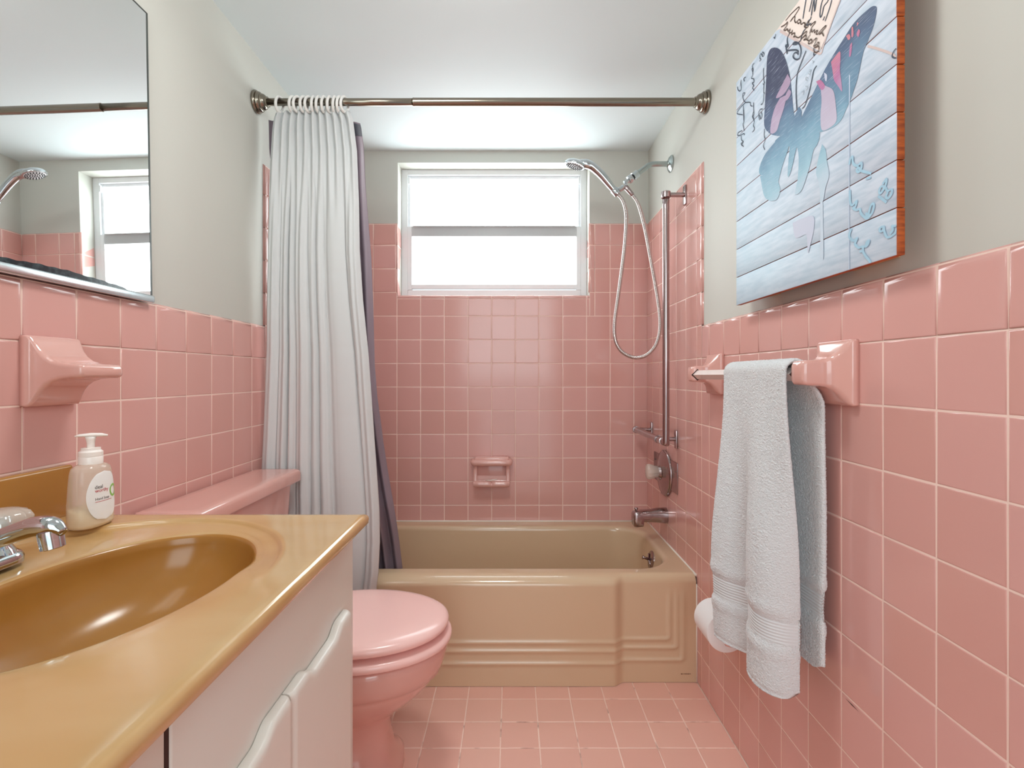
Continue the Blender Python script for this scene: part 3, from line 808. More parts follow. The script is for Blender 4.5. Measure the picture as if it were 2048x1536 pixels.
def stain(u, v):
    y = 0.74+0.355*u
    hgt = interp([(0, 0.004), (0.25, 0.010), (0.5, 0.0135), (0.62, 0.0125), (0.72, 0.0105), (0.86, 0.0085), (0.94, 0.0065), (1, 0.0003)], u)
    hgt += 0.0012*math.sin(57*u)*math.sin(23*u+1)
    return (XM+0.0005, y, MZ0+0.008+max(0.0002, hgt)*v)
ds.grid(stain, 60, 2); ds.build('dark_stain', M['desilver'], mi)

# the mirror leans back slightly: its foot sits out in the channel
for ch_ in mi.children:
    for vx in ch_.data.vertices:
        vx.co.x += 0.0018-0.017*(vx.co.z-0.0)
# ------------------------------------------------------------------ ceramic wall fittings
def flare_post(mb, O, U, V, N, hw, hh, prof, n=8):
    """prof: (distance out, half width, half height, corner radius)"""
    rings = []
    for d, a, b, r in prof:
        ring = []
        for (cu, cv, a0) in ((a-r, b-r, 0), (-(a-r), b-r, PI/2), (-(a-r), -(b-r), PI), (a-r, -(b-r), 1.5*PI)):
            for k in range(n+1):
                t = a0+k/n*PI/2; ring.append(O+U*(cu+r*math.cos(t))+V*(cv+r*math.sin(t))+N*d)
        rings.append(ring)
    mb.loft(rings, True, True, True)
    return mb
tr = thing('tumbler_holder', 'pink ceramic wall holder with flat lip below the mirror', 'wall holder', (XL, 0.916, 0.985))
th = MB()
flare_post(th, Vector((XL, 0.9165, 1.0425)), Y_, Z_, X_, 0, 0,
           [(-0.001, 0.0545, 0.0605, 0.004), (0.010, 0.0545, 0.0605, 0.004), (0.0145, 0.052, 0.058, 0.006), (0.019, 0.0505, 0.050, 0.008), (0.026, 0.0495, 0.038, 0.010), (0.035, 0.049, 0.0275, 0.010),
            (0.046, 0.0485, 0.0195, 0.009), (0.060, 0.048, 0.0145, 0.008), (0.078, 0.048, 0.0125, 0.008), (0.092, 0.0475, 0.0120, 0.008), (0.097, 0.046, 0.0105, 0.008), (0.0995, 0.042, 0.007, 0.006)])
th.recalc().build('holder_body', M['ceramic'], tr)

tbar = thing('towel_bar', 'pink ceramic towel bar on the right tiled wall', 'towel bar', (XR, 1.28, 0.98))
BXP, BZP = 0.5575, 1.0375
for yc, s_ in ((0.983, 1), (1.573, -1)):
    pb = MB()
    flare_post(pb, Vector((XR, yc, 1.040)), Y_, Z_, -X_, 0, 0,
               [(-0.001, 0.0545, 0.0605, 0.004), (0.010, 0.0545, 0.0605, 0.004), (0.014, 0.052, 0.058, 0.007), (0.017, 0.047, 0.052, 0.012), (0.023, 0.037, 0.041, 0.012), (0.030, 0.0295, 0.032, 0.010), (0.039, 0.024, 0.0265, 0.008),
                (0.052, 0.0225, 0.0245, 0.007), (0.070, 0.022, 0.0238, 0.007), (0.080, 0.021, 0.022, 0.008), (0.0835, 0.017, 0.018, 0.008)])
    po = pb.recalc().build('bar_post', M['ceramic'], tbar)
    sk = MB(); y = yc+s_*0.0224
    r = 0.0175
    sk.loft([[(BXP+r*c, y+s_*q, BZP+r*d) for c, d in ((1, 0), (0, 1), (-1, 0), (0, -1))] for q in (-0.004, 0.0006)], True, True, True)
    sk.recalc().build('socket', M['gap_shade_crack'], po, smooth=False)
rb = MB(); r = 0.0142
rb.loft([[(BXP+r*c, y, BZP+r*d) for c, d in ((1, 0), (0.06, 0.94), (-0.06, 0.94), (-1, 0), (-0.06, -0.94), (0.06, -0.94))] for y in (1.003, 1.553)], True, True, True)
rbo = rb.recalc().build('bar', M['bar'], tbar, smooth=False); rbo['label'] = 'pale square plastic bar'

sd = thing('soap_dish', 'pink ceramic soap dish on back wall above the bathtub', 'soap dish', (-0.094, YB, 0.530))
SX0, SX1, SZ0, SZ1 = -0.176, -0.010, 0.531, 0.666
dm = MB()
# back plate, two cheeks, bottom tray lip
dm.rbox(SX0+0.004, SX1-0.004, YB-0.010, YB+0.001, SZ0+0.004, SZ1-0.003, 0.004, 3)
for xa, xb in ((SX0+0.0005, SX0+0.017), (SX1-0.017, SX1-0.0005)):
    dm.loft([[(xa, YB-0.002, z), (xb, YB-0.002, z), (xb, YB-d, z), ((xa+xb)/2, YB-d-0.004, z), (xa, YB-d, z)] for z, d in ((SZ0+0.008, 0.047), (SZ0+0.030, 0.045), (SZ0+0.055, 0.037), (SZ0+0.085, 0.036), (SZ1-0.02, 0.042))], True, True, True)
def tray(u, v):
    x = SX0+0.008+(SX1-SX0-0.016)*u
    # scooped floor: rises to the back plate, drops to the middle, rises to the front lip
    y = YB-0.006-0.046*v
    notch = 0.006*math.exp(-((x-(SX0+SX1)/2)/0.008)**2)*smooth(0.75, 0.95, v)
    z = SZ0+0.018+0.034*(1-smooth(0, 0.45, v))**2+0.008*smooth(0.75, 1.0, v)-notch
    return (x, y, z)
dm.grid(tray, 40, 16)
fl_ = []
for i in range(41):
    x = SX0+0.003+(SX1-SX0-0.006)*i/40
    notch = 0.007*math.exp(-((x-(SX0+SX1)/2)/0.008)**2)
    e = min(1, min(x-SX0, SX1-x)/0.02)
    fl_.append(((x, YB-0.048-0.003*e, SZ0+0.0135-notch*0.6), 0.0145-notch*0.35-0.003*(1-e)))
dm.tube([p for p, _ in fl_], [q for _, q in fl_], 14)
dm.rbox(SX0+0.012, SX1-0.012, YB-0.044, YB, SZ0+0.002, SZ0+0.014, 0.005, 3)
dmo = dm.recalc().build('dish_body', M['ceramic'], sd, angle=60)
gb = MB()
gb.tube(cr([(SX0+0.001, YB-0.020, SZ1-0.022), (SX0+0.003, YB-0.042, SZ1-0.026), (SX0+0.016, YB-0.048, SZ1-0.026), (-0.093, YB-0.050, SZ1-0.026), (SX1-0.016, YB-0.048, SZ1-0.026), (SX1-0.003, YB-0.042, SZ1-0.026), (SX1-0.001, YB-0.020, SZ1-0.022)], 6), 0.0145, 16)
gb.rbox(SX0+0.004, SX1-0.004, YB-0.045, YB-0.004, SZ1-0.026, SZ1-0.001, 0.009, 4)
gb.build('grip_bar', M['ceramic'], sd)
rg = MB(); rg.tube([(-0.120, YB-0.040, SZ0+0.029), (-0.095, YB-0.042, SZ0+0.0285), (-0.068, YB-0.038, SZ0+0.033)], [0.0015, 0.003, 0.002], 8); rg.build('soap_remnant', M['caulk'], sd)

# ------------------------------------------------------------------ curtain rod, rings, curtain, liner
RY, RZ = 1.673, 1.922
rod = thing('shower_curtain_rod', 'bronze nickel tension rod spanning above the bathtub', 'curtain rod', (-0.1, RY, RZ-0.03))
xj = at(827, 204, RY).x
r1 = MB(); r1.tube([(XL-PL+0.02, RY, RZ), (xj+0.03, RY, RZ)], 0.0116, 24); r1.build('inner_tube', M['nickel'], rod)
r2 = MB(); r2.lathe((xj, RY, RZ), (1, 0, 0), [(0.0117, -0.002), (0.0134, -0.001), (0.0134, 0.002), (0.0129, 0.003), (0.0129, XR+PL-0.02-xj)], 24); r2.build('outer_tube', M['nickel'], rod, angle=40)
for x0, d in ((XL-PL, 1), (XR+PL, -1)):
    e = MB(); e.lathe((x0, RY, RZ), (d, 0, 0), [(0.0, 0.0005), (0.0345, 0.0005), (0.036, 0.003), (0.036, 0.007), (0.0335, 0.010), (0.030, 0.0105), (0.0315, 0.013), (0.0305, 0.018), (0.027, 0.021), (0.025, 0.0215), (0.0255, 0.025), (0.023, 0.031), (0.019, 0.035), (0.0165, 0.036), (0.0165, 0.041), (0.012, 0.042)], 32)
    e.build('end_flange', M['nickel'], rod, angle=40)
def ring_mesh(x, tilt):
    mb = MB(); n = 28; path = []
    for k in range(n+1):
        t = 2*PI*k/n
        path.append(Vector((x+tilt*0.016*math.sin(t+0.4), RY+0.0165*math.sin(t), RZ-0.0075+0.0235*math.cos(t))))
    mb.tube(path, 0.0046, 10, caps=False, sx=1.0)
    return mb
ring_px = [559, 585, 595, 608, 618, 627, 637, 648, 659, 669, 679, 689]
rl = 'white plastic ring holding the curtain on the rod'
first = None
for k, px in enumerate(ring_px):
    x = at(px, 204, RY).x
    if first is None:
        first = ring_mesh(x, 0.35).build('curtain_ring', M['ring']); o = first
        x_first = x
    else:
        o = first.copy(); C.objects.link(o); o.location.x += x-x_first; o.rotation_euler.z = random.uniform(-0.35, 0.35)
    tag(o, rl, 'curtain ring', 'white curtain rings bunched on the rod')

def px2x(tab, Yc):
    return [(y, (x-CX)*Yc/F) for y, x in tab]
cl_tab = [(215, 550), (235, 543), (260, 540), (320, 536), (400, 533), (560, 529), (700, 527), (850, 521), (930, 517), (1100, 514), (1600, 514)]
cr_tab = [(215, 696), (235, 703), (300, 711), (400, 714.5), (500, 716), (600, 722.7), (709, 734), (819, 742), (932, 750), (1022, 756), (1084, 757), (1147, 754), (1178, 750), (1600, 748)]
CREASE = [0.0, 0.125, 0.225, 0.315, 0.45, 0.535, 0.625, 0.86, 1.0]
def fold(u, v):
    # crowded pleats at the rings open into a few broad panels with sharp creases lower down
    top_ = math.sin(2*PI*(11.0*u+0.15))
    wt = smooth(0.24, 0.01, v)
    low = 0.0
    cs = [c+(0.020*math.sin(2.3*v+7*c)+0.010*math.sin(6.1*v+11*c) if 0 < c < 1 else 0) for c in CREASE]
    for i, (a, b) in enumerate(zip(cs, cs[1:])):
        if a <= u <= b:
            t = (u-a)/(b-a)
            amp = min(0.030, 0.19*(b-a)) if i != 6 else 0.020
            skew = t**(0.72 if i % 2 else 1.35)
            low = 0.012-amp*(math.sin(PI*skew)**0.62)
            low += 0.0035*math.sin(2*PI*t)*(1 if i % 2 else -1)
    ripple = 0.0022*math.sin(2*PI*(17*u+0.5*math.sin(2.2*v)))*(1-smooth(0.6, 0.7, u)*smooth(0.9, 0.84, u))
    return wt*0.0085*top_+(1-wt)*(low*(0.65+0.5*v)+ripple)
def curtain(u, v):
    z = 1.8955-(1.8955-0.14)*v
    py = CY-(z-H)*F/RY
    a = interp(cl_tab, py); b = interp(cr_tab, py)
    # folds overlap: uneven spacing of the cloth
    uu = u
    x = ((a+(b-a)*uu)-CX)*(RY-0.005)/F
    y = 1.676+fold(u, v)+0.012*math.sin(2*PI*(1.4*u+0.2))*smooth(0.1, 0.6, v)*0.4
    # scalloped top hem, sagging between the rings
    z += -0.010*smooth(0.03, 0.0, v)*(0.5-0.5*math.cos(2*PI*11*u+0.9))
    # horizontal packing creases
    for c in (0.30, 0.44, 0.565, 0.69, 0.80):
        y += 0.0012*math.exp(-((v-c)/0.0022)**2)*smooth(0.6, 0.75, u)
    return (x, min(y, 1.706), z)
cu = MB(); cu.grid(curtain, 260, 180)
cuo = cu.build('shower_curtain', M['curtain'])
tag(cuo, 'white cloth shower curtain gathered at the left end of the rod', 'shower curtain')
sm = cuo.modifiers.new('thickness', 'SOLIDIFY'); sm.thickness = 0.0012; sm.offset = 0
lr_tab = [(215, 718), (227, 719), (300, 728), (371, 731), (424, 735), (512, 742), (600, 745.5), (729, 749), (795, 754), (881, 765.6), (952, 777), (1014, 787), (1088, 799), (1135, 804.7), (1250, 812)]
ll_tab = [(215, 537), (300, 538), (600, 575), (1250, 660)]
def liner_y(z):
    return sinterp([(0.10, 1.900), (0.36, 1.868), (0.60, 1.815), (1.0, 1.752), (1.4, 1.722), (1.9, 1.716)], z)
def liner(u, v):
    z = 1.886-(1.886-0.155)*v
    yc = liner_y(z); py = CY-(z-H)*F/yc
    a = interp(ll_tab, py); b = interp(lr_tab, py)
    if v < 0.02: pass
    x = (a+(b-a)*u-CX)*yc/F
    am = 0.007+0.010*v
    y = yc+am*math.sin(2*PI*(7*u+0.2*math.sin(3*v)))*(1-0.55*smooth(0.85, 1, u))+0.003*math.sin(31*v+9*u)*smooth(0.3, 0.8, v)
    z -= 0.012*smooth(0.02, 0, v)*smooth(0.85, 1.0, u)
    return (x, max(y, 1.7085), z)
li = MB(); li.grid(liner, 150, 130)
lio = li.build('curtain_liner', M['liner'])
tag(lio, 'grey purple shower liner hanging inside the tub behind the white curtain', 'shower liner')
sm = lio.modifiers.new('thickness', 'SOLIDIFY'); sm.thickness = 0.0008; sm.offset = 0
hm = MB()
def hemf(u, v):
    p = liner(0.86+0.14*u, 0.004+0.028*v); return (p[0]+0.0005, p[1]-0.0022, p[2])
hm.grid(hemf, 16, 6); hmo = hm.build('top_hem', M['hem_dark'], lio)

# ------------------------------------------------------------------ shower arm and hand shower
YS = 2.05
def SP(px, py, dy=0.0): return at(px, py, YS)+Vector((0, dy, 0))
sa = thing('shower_mount', 'aged chrome shower arm and cradle on right wall above the tile', 'shower arm', (XR+PL, YS, 1.85))
fg = MB(); fg.lathe((XR+PL, YS, SP(1340, 328).z), (-1, 0, 0), [(0.0, 0.0005), (0.033, 0.0005), (0.033, 0.004), (0.026, 0.010), (0.014, 0.014), (0.013, 0.016)], 32); fg.build('flange', M['aged'], sa, angle=40)
am = MB(); am.tube(cr([Vector((XR+PL-0.01, YS, SP(1340, 328).z)), SP(1320, 328), SP(1306, 328.5), SP(1297, 331), SP(1289, 337), SP(1276, 346.5), SP(1268, 352)], 6), 0.0105, 18); am.build('arm_pipe', M['aged'], sa)
d_ = (SP(1262, 357)-SP(1276, 346)).normalized()
cn = MB(); o_ = SP(1276, 346.0)
cn.lathe(o_, d_, [(0.0125, 0), (0.0150, 0.002), (0.0150, 0.020), (0.0155, 0.021), (0.0155, 0.024), (0.0115, 0.0255), (0.0115, 0.030), (0.0155, 0.031), (0.0165, 0.040), (0.0150, 0.047), (0.0100, 0.050), (0.0095, 0.062), (0.011, 0.066)], 24)
cn.build('swivel_nut', M['chrome'], sa, angle=40)
bl = MB(); bl.lathe(o_+d_*0.0255, d_, [(0.0122, 0), (0.0122, 0.0045)], 20); bl.build('washer', M['black'], sa)
crd = MB()
hx_d = (SP(1196, 341)-SP(1234, 387)).normalized()      # handle direction
crd.lathe(SP(1235.5, 389), hx_d, [(0.0135, 0), (0.0150, 0.001), (0.0160, 0.024), (0.0145, 0.026), (0.012, 0.026)], 24)
crd.tube([SP(1247, 374), SP(1240, 379), SP(1232, 381)], [0.0105, 0.010, 0.008], 14)
crd.build('cradle', M['chrome'], sa, angle=40)
nb = MB(); q0 = SP(1249, 372); q1 = SP(1266, 391)
nb.tube([q0, q0+(q1-q0)*0.12, q0+(q1-q0)*0.16, q0+(q1-q0)*0.9, q1], [0.008, 0.009, 0.0105, 0.0085, 0.006], 16); nb.build('hose_outlet', M['old_chrome'], sa)

hs = thing('hand_shower', 'chrome hand shower with looping metal hose beside the window', 'shower head', (0.35, YS, 1.44))
ha = MB()
ha.tube(cr([SP(1236, 390), SP(1229, 381), SP(1219, 369), SP(1205, 352), SP(1193, 340), SP(1182, 331.5), SP(1170, 327.5), SP(1155, 326)], 6), crs([0.0105, 0.0120, 0.0140, 0.0158, 0.0165, 0.0170, 0.0180, 0.012], 6), 20)
hao = ha.build('handle', M['chrome'], hs)
sh_c = SP(1149.5, 330.5)
nrm = Vector((-0.28, 0.10, -0.95)).normalized()
hdm = MB(); hdm.lathe(sh_c, -nrm, [(0.036, -0.004), (0.041, -0.003), (0.0425, 0.001), (0.0415, 0.005), (0.036, 0.012), (0.025, 0.018), (0.010, 0.021), (0.0, 0.0215)], 36); hdm.build('head_shell', M['chrome'], hs, angle=50)
sf = MB(); sf.lathe(sh_c, nrm, [(0.0365, 0.0030), (0.034, 0.0052), (0.0, 0.0062)], 36)
uu_ = nrm.cross(Y_).normalized(); vv_ = nrm.cross(uu_)
sf_o = sf.build('spray_face', M['alu'], hs)
nz = MB()
for rr_, cnt in ((0.0, 1), (0.008, 6), (0.016, 11), (0.024, 16), (0.031, 20)):
    for k in range(cnt):
        t = 2*PI*k/cnt+rr_*40
        c = sh_c+uu_*rr_*math.cos(t)+vv_*rr_*math.sin(t)+nrm*0.005
        nz.lathe(c, nrm, [(0.0027, 0), (0.0020, 0.003), (0.0, 0.0035)], 7)
nzo = nz.build('nozzles', M['nozzle'], sf_o); nzo['kind'] = 'stuff'
hose_px = [(1237, 390), (1243, 397), (1248, 408), (1251.5, 425), (1252, 445), (1249, 490), (1243, 540), (1236, 590), (1230, 630), (1227.5, 660), (1231, 685), (1241, 702), (1256, 712), (1273, 715.5), (1292, 710), (1308, 694), (1316.5, 672), (1319, 645), (1316, 610), (1309, 565), (1300, 515), (1291, 465), (1283, 430), (1275, 405), (1266, 391)]
hp = cr([SP(x, y, -0.012*math.sin(PI*min(1, k/24))) for k, (x, y) in enumerate(hose_px)], 8)
# even resample with ribs
L_ = [0.0]
for a, b in zip(hp, hp[1:]): L_.append(L_[-1]+(b-a).length)
nrib = 1100; path = []; j = 0
for k in range(nrib+1):
    s_ = L_[-1]*k/nrib
    while j < len(L_)-2 and L_[j+1] < s_: j += 1
    t = (s_-L_[j])/max(1e-9, L_[j+1]-L_[j]); path.append(hp[j]+(hp[j+1]-hp[j])*t)
ho_ = MB(); ho_.tube(path, [0.0078 if k % 4 < 2 else 0.0067 for k in range(nrib+1)], 10); ho_.build('hose', M['hose'], hs)

# ------------------------------------------------------------------ grab bar
gbar = thing('grab_bar', 'L shaped chrome grab bar on the right tiled wall of the tub', 'grab bar', (XR, 1.9, 0.78))
GX, GY, GZ0, GZ1 = 0.554, 1.857, 0.795, 1.686
vbar = MB(); vbar.tube(cr([(GX, GY, GZ1+0.004), (GX, GY, 1.30), (GX, GY, GZ0+0.035), (GX, GY+0.006, GZ0+0.014), (GX, GY+0.018, GZ0+0.003), (GX, GY+0.040, GZ0)], 8), 0.0125, 20); vbar.build('vertical_bar', M['old_chrome'], gbar)
hb_ = MB(); hb_.tube([(GX, GY+0.030, GZ0), (GX, 2.302, GZ0)], 0.0125, 20)
hb_.lathe((GX, GY+0.032, GZ0), (0, 1, 0), [(0.0126, 0), (0.0155, 0.001), (0.0155, 0.030), (0.0126, 0.031)], 20); hb_.build('horizontal_bar', M['old_chrome'], gbar, angle=40)
def mount(y, z, ring_axis):
    mb = MB()
    mb.rbox(XR-0.007, XR+0.001, y-0.012, y+0.012, z-0.036, z+0.034, 0.003, 2)
    mb.tube([(XR-0.003, y, z), (GX+0.008, y, z)], [0.0085, 0.0085], 12)
    if ring_axis == 'z': mb.lathe((GX, y, z-0.011), (0, 0, 1), [(0.0127, 0), (0.0165, 0.0005), (0.0170, 0.012), (0.0160, 0.0215), (0.0, 0.0225)], 24)
    else: mb.lathe((GX, y-0.008, z), (0, 1, 0), [(0.0127, 0), (0.0158, 0.0005), (0.0158, 0.019), (0.0, 0.020)], 24)
    mb.build('mount', M['old_chrome'], gbar, angle=40)
mount(GY, GZ1, 'z'); mount(1.957, GZ0, 'y'); mount(2.302, GZ0, 'y')

# ------------------------------------------------------------------ shower valve and tub spout
sv = thing('shower_valve', 'chrome shower valve with clear knob below the grab bar', 'shower valve', (XR, 2.1, 0.55))
pz = MB(); pz.rbox(XR-0.004, XR+0.0012, 1.942, 2.258, 0.587, 0.705, 0.0015, 2)
for yy in (1.952, 2.248):
    pz.lathe((XR-0.004, yy, 0.672), (-1, 0, 0), [(0.004, 0), (0.003, 0.0015), (0.0, 0.002)], 10)
pz.build('cover_plate', M['old_chrome'], sv)
es = MB(); es.lathe((XR-0.003, 2.098, 0.640), (-1, 0, 0), [(0.093, 0.0), (0.093, 0.004), (0.088, 0.009), (0.080, 0.010), (0.072, 0.013), (0.055, 0.018), (0.030, 0.022), (0.026, 0.030), (0.0, 0.030)], 48); es.build('escutcheon', M['old_chrome'], sv, angle=50)
kn = MB(); n = 48; rings = []
for d, r in ((0.026, 0.018), (0.030, 0.022), (0.045, 0.023), (0.050, 0.026), (0.068, 0.031), (0.076, 0.029), (0.079, 0.020), (0.080, 0.004)):
    rings.append([Vector((XR-d, 2.098+(r+0.0012*math.cos(12*2*PI*j/n))*math.cos(2*PI*j/n), 0.645+(r+0.0012*math.cos(12*2*PI*j/n))*math.sin(2*PI*j/n))) for j in range(n)])
kn.loft(rings, True, True, True); kn.recalc(); kno = kn.build('knob', M['acrylic'], sv); kno['label'] = 'clear fluted acrylic knob'
ts = thing('tub_spout', 'chrome tub spout with pull up diverter over the tub rim', 'tub spout', (XR, 2.09, 0.44))
sb = MB(); zS = 0.470
def soct(x, hw, z0, z1, r):
    ring = []
    for (cy_, cz_, a0) in ((2.09+hw-r, z1-r, 0), (2.09-hw+r, z1-r, PI/2), (2.09-hw+r, z0+r, PI), (2.09+hw-r, z0+r, 1.5*PI)):
        for k in range(6):
            t = a0+k/5*PI/2; ring.append(Vector((x, cy_+r*math.cos(t), cz_+r*math.sin(t))))
    return ring
sb.loft([soct(XR-0.0, 0.031, zS-0.031, zS+0.031, 0.029), soct(XR-0.012, 0.031, zS-0.031, zS+0.031, 0.029), soct(XR-0.040, 0.029, zS-0.028, zS+0.029, 0.026), soct(XR-0.060, 0.027, zS-0.026, zS+0.024, 0.022),
         soct(XR-0.095, 0.026, zS-0.026, zS+0.021, 0.018), soct(XR-0.097, 0.026, zS-0.043, zS+0.021, 0.016), soct(XR-0.122, 0.025, zS-0.045, zS+0.018, 0.012), soct(XR-0.133, 0.024, zS-0.043, zS+0.014, 0.010), soct(XR-0.136, 0.021, zS-0.038, zS+0.009, 0.008)], True, True, True)
sb.recalc().build('spout_body', M['old_chrome'], ts, angle=60)
dv = MB(); dv.lathe((XR-0.122, 2.09, zS+0.016), (0, 0, 1), [(0.004, 0), (0.003, 0.006), (0.0075, 0.009), (0.0078, 0.013), (0.005, 0.0155), (0.0, 0.016)], 18); dv.build('diverter_knob', M['old_chrome'], ts)

# ------------------------------------------------------------------ towel
TBX = crs([0.560, 0.533, 0.508, 0.497, 0.501, 0.522, 0.5445, 0.533, 0.508, 0.494, 0.505], 16)
TBY = crs([0.998, 1.005, 1.026, 1.056, 1.095, 1.135, 1.160, 1.180, 1.212, 1.255, 1.272], 16)
def towel_front(s_, v):
    """s 0 near .. 1 far along the bar, v 0 bar .. 1 bottom; returns centre of the cloth"""
    z = 1.045-(1.045-0.404-0.016*(math.exp(-(s_/0.06)**2)+math.exp(-((1-s_)/0.06)**2)))*v
    k = smooth(0.0, 1.0, v)**0.8
    kx = smooth(0.02, 0.75, v)
    xt, yt = 0.5375, 1.014+0.290*s_
    i_ = s_*(len(TBX)-1); k_ = min(int(i_), len(TBX)-2); xb = TBX[k_]+(TBX[k_+1]-TBX[k_])*(i_-k_); yb_ = TBY[k_]+(TBY[k_+1]-TBY[k_])*(i_-k_)
    x = xt+(xb-xt)*kx; y = yt+(yb_-yt)*k
    x += 0.004*math.sin(9*s_+5*v)*kx
    return x, y, z
def towel_back(s_, v):
    z = 1.045-(1.045-0.462-0.014*(math.exp(-(s_/0.06)**2)+math.exp(-((1-s_)/0.06)**2)))*v
    x = 0.577+0.021*smooth(0.0, 0.13, v)+0.003*math.sin(7*s_+3*v)*smooth(0.1, 0.5, v)
    y = 1.006+0.29*s_-0.018*smooth(0.0, 0.10, v)*(1-s_)-0.02*s_*v-0.004*math.exp(-((z-0.59)/0.05)**2)*0+0.006*math.exp(-((z-0.588)/0.035)**2)*(1-s_)**3
    return x, y, z
NS, NF, NA = 120, 420, 16
tw = MB(); zone = []
def band_fx(dist, total):
    """pinch and ribs of the woven band; dist = height above the hem"""
    b0, b1 = 0.106, 0.148
    if dist < b0-0.01 or dist > b1+0.01: 
        # loft above and below
        puff = 0.0025*math.exp(-((dist-b0+0.022)/0.012)**2)+0.0025*math.exp(-((dist-b1-0.022)/0.012)**2)
        hemr = -0.002*math.exp(-((dist-0.006)/0.004)**2)
        return puff+hemr, 0
    if b0 <= dist <= b1:
        return -0.0035+0.0014*math.sin((dist-b0)/(b1-b0)*2*PI*7), 1
    e = (b0-dist if dist < b0 else dist-b1)/0.01
    return -0.0035*(1-e), 0
T = 0.0095
def towel_ring(s_, side):
    """full profile outer (+1) or inner (-1) surface at station s_"""
    pts = []
    for i in range(NF+1):
        v = 1-i/NF
        x, y, z = towel_front(s_, v); d, b = band_fx(z-0.404, 0)
        pts.append((Vector((x, y, z)), Vector((-1, 0, 0)), d, b))
    for i in range(1, NA):
        t = PI*i/NA
        y = 1.014+0.290*s_; y2 = 1.006+0.29*s_; y = y+(y2-y)*i/NA
        pts.append((Vector((BXP-0.0200*math.cos(t), y, 1.045+0.0195*math.sin(t))), Vector((-math.cos(t), 0, math.sin(t))), 0, 0))
    for i in range(NF+1):
        v = i/NF
        x, y, z = towel_back(s_, v); d, b = band_fx(z-0.462, 0)
        pts.append((Vector((x, y, z)), Vector((1, 0, 0)), d, b))
    return pts
cols_ = []; 
for k in range(NS+1):
    s_ = k/NS
    edge = min(k, NS-k)/4.0; e_ = min(1, edge); th_ = T*(0.12+0.88*math.sqrt(1-(1-e_)**2))
    pts = towel_ring(s_, 1); n = len(pts)
    ring = []
    for (p, nn, d, b) in pts:
        ring.append((p+nn*(th_*0.5+d+(0 if b else random.uniform(-0.0009, 0.0009))), b))
    for (p, nn, d, b) in reversed(pts):
        ring.append((p-nn*(th_*0.5+d*0.6+(0 if b else random.uniform(-0.0007, 0.0007))), b))
    cols_.append(ring)
n = len(cols_[0]); base = 0
for ring in cols_:
    for p, b in ring: tw.vert(p)
for k in range(NS):
    for j in range(n):
        a = k*n+j; b = k*n+(j+1) % n
        tw.face((a, b, b+n, a+n), 1 if (cols_[k][j][1] and cols_[k][(j+1) % n][1]) else 0)
for k in (0, NS):
    m_ = n//2
    for j in range(m_-1):
        q = (k*n+j, k*n+j+1, k*n+n-2-j, k*n+n-1-j)
        tw.face(q if k else q[::-1], 0)
tw.recalc()
two = tw.build('towel', [M['towel'], M['towel_band']])
tag(two, 'white terry towel folded over the pink ceramic towel bar', 'towel')

# ------------------------------------------------------------------ toilet paper
ph_ = thing('toilet_paper_holder', 'pink ceramic toilet paper holder posts under the hanging towel', 'paper holder', (XR, 1.42, 0.31))
TX, TZ = 0.570, 0.352
for yc in (1.338, 1.497):
    pb = MB()
    flare_post(pb, Vector((XR, yc, 0.352)), Y_, Z_, -X_, 0, 0, [(-0.001, 0.020, 0.045, 0.004), (0.010, 0.020, 0.045, 0.004), (0.018, 0.014, 0.032, 0.008), (0.034, 0.011, 0.022, 0.008), (0.060, 0.010, 0.020, 0.008), (0.072, 0.009, 0.017, 0.008), (0.075, 0.006, 0.012, 0.005)])
    pb.recalc().build('holder_post', M['ceramic'], ph_)
sl = MB(); sl.tube([(TX, 1.345, TZ+0.008), (TX, 1.490, TZ+0.008)], 0.010, 16); sl.build('roller', M['nozzle'], ph_)
tp = thing('toilet_paper_roll', 'white toilet paper roll half hidden behind the towel', 'toilet paper', (TX, 1.418, TZ-0.052))
pr = MB()
R_ = 0.0525
pr.lathe((TX, 1.368, TZ), (0, 1, 0), [(0.0205, 0.0), (R_-0.002, 0.0), (R_, 0.0015), (R_, 0.0985), (R_-0.002, 0.1), (0.0205, 0.1)], 48, caps=False)
pr.recalc().build('paper', M['paper'], tp, angle=40)
co = MB(); co.lathe((TX, 1.3685, TZ), (0, 1, 0), [(0.0205, 0.0), (0.0190, 0.0), (0.0190, 0.099), (0.0205, 0.099)], 32, caps=False); coo = co.build('core', M['core'], tp); coo['label'] = 'dark cardboard core'

# ------------------------------------------------------------------ artwork
AX = 0.585; AY0, AY1, AZ0 = 0.784, 1.3465, 1.2176
art = thing('wall_art', 'whitewashed plank wall art with faded blue butterfly and handwriting', 'wall art', (AX, (AY0+AY1)/2, AZ0))
HP = 0.0727
for k in range(8):
    pk = MB(); j0 = random.uniform(0, 0.0006)
    pk.rbox(AX-0.0002*(k % 2), AX+0.0125, AY0+j0, AY1-random.uniform(0, 0.0008), AZ0+HP*k+0.0007, AZ0+HP*(k+1)-0.0007, 0.0009, 2, m=0)
    # pine on every face except the painted front
    for i, f in enumerate(pk.f):
        c = sum((Vector(pk.v[q]) for q in f), Vector())/len(f)
        if c.x > AX+0.0006: pk.m[i] = 1
        elif abs(c.y-AY0) < 0.0008: pk.m[i] = 1
    o = pk.build('plank', [M['board'], M['pine']], art, angle=40)
for yy in (0.93, 1.235):
    bt_ = MB(); bt_.box(AX+0.0125, XR+PL-0.0006, yy-0.09 if yy < 1 else yy-0.022, yy+0.022, AZ0+0.010, AZ0+0.57); bt_.build('batten', M['batten'], art, smooth=False)
def ap(px, py, lift=0.0):
    return atx(px, py, AX-0.0004-lift) 
NDEC = [0]
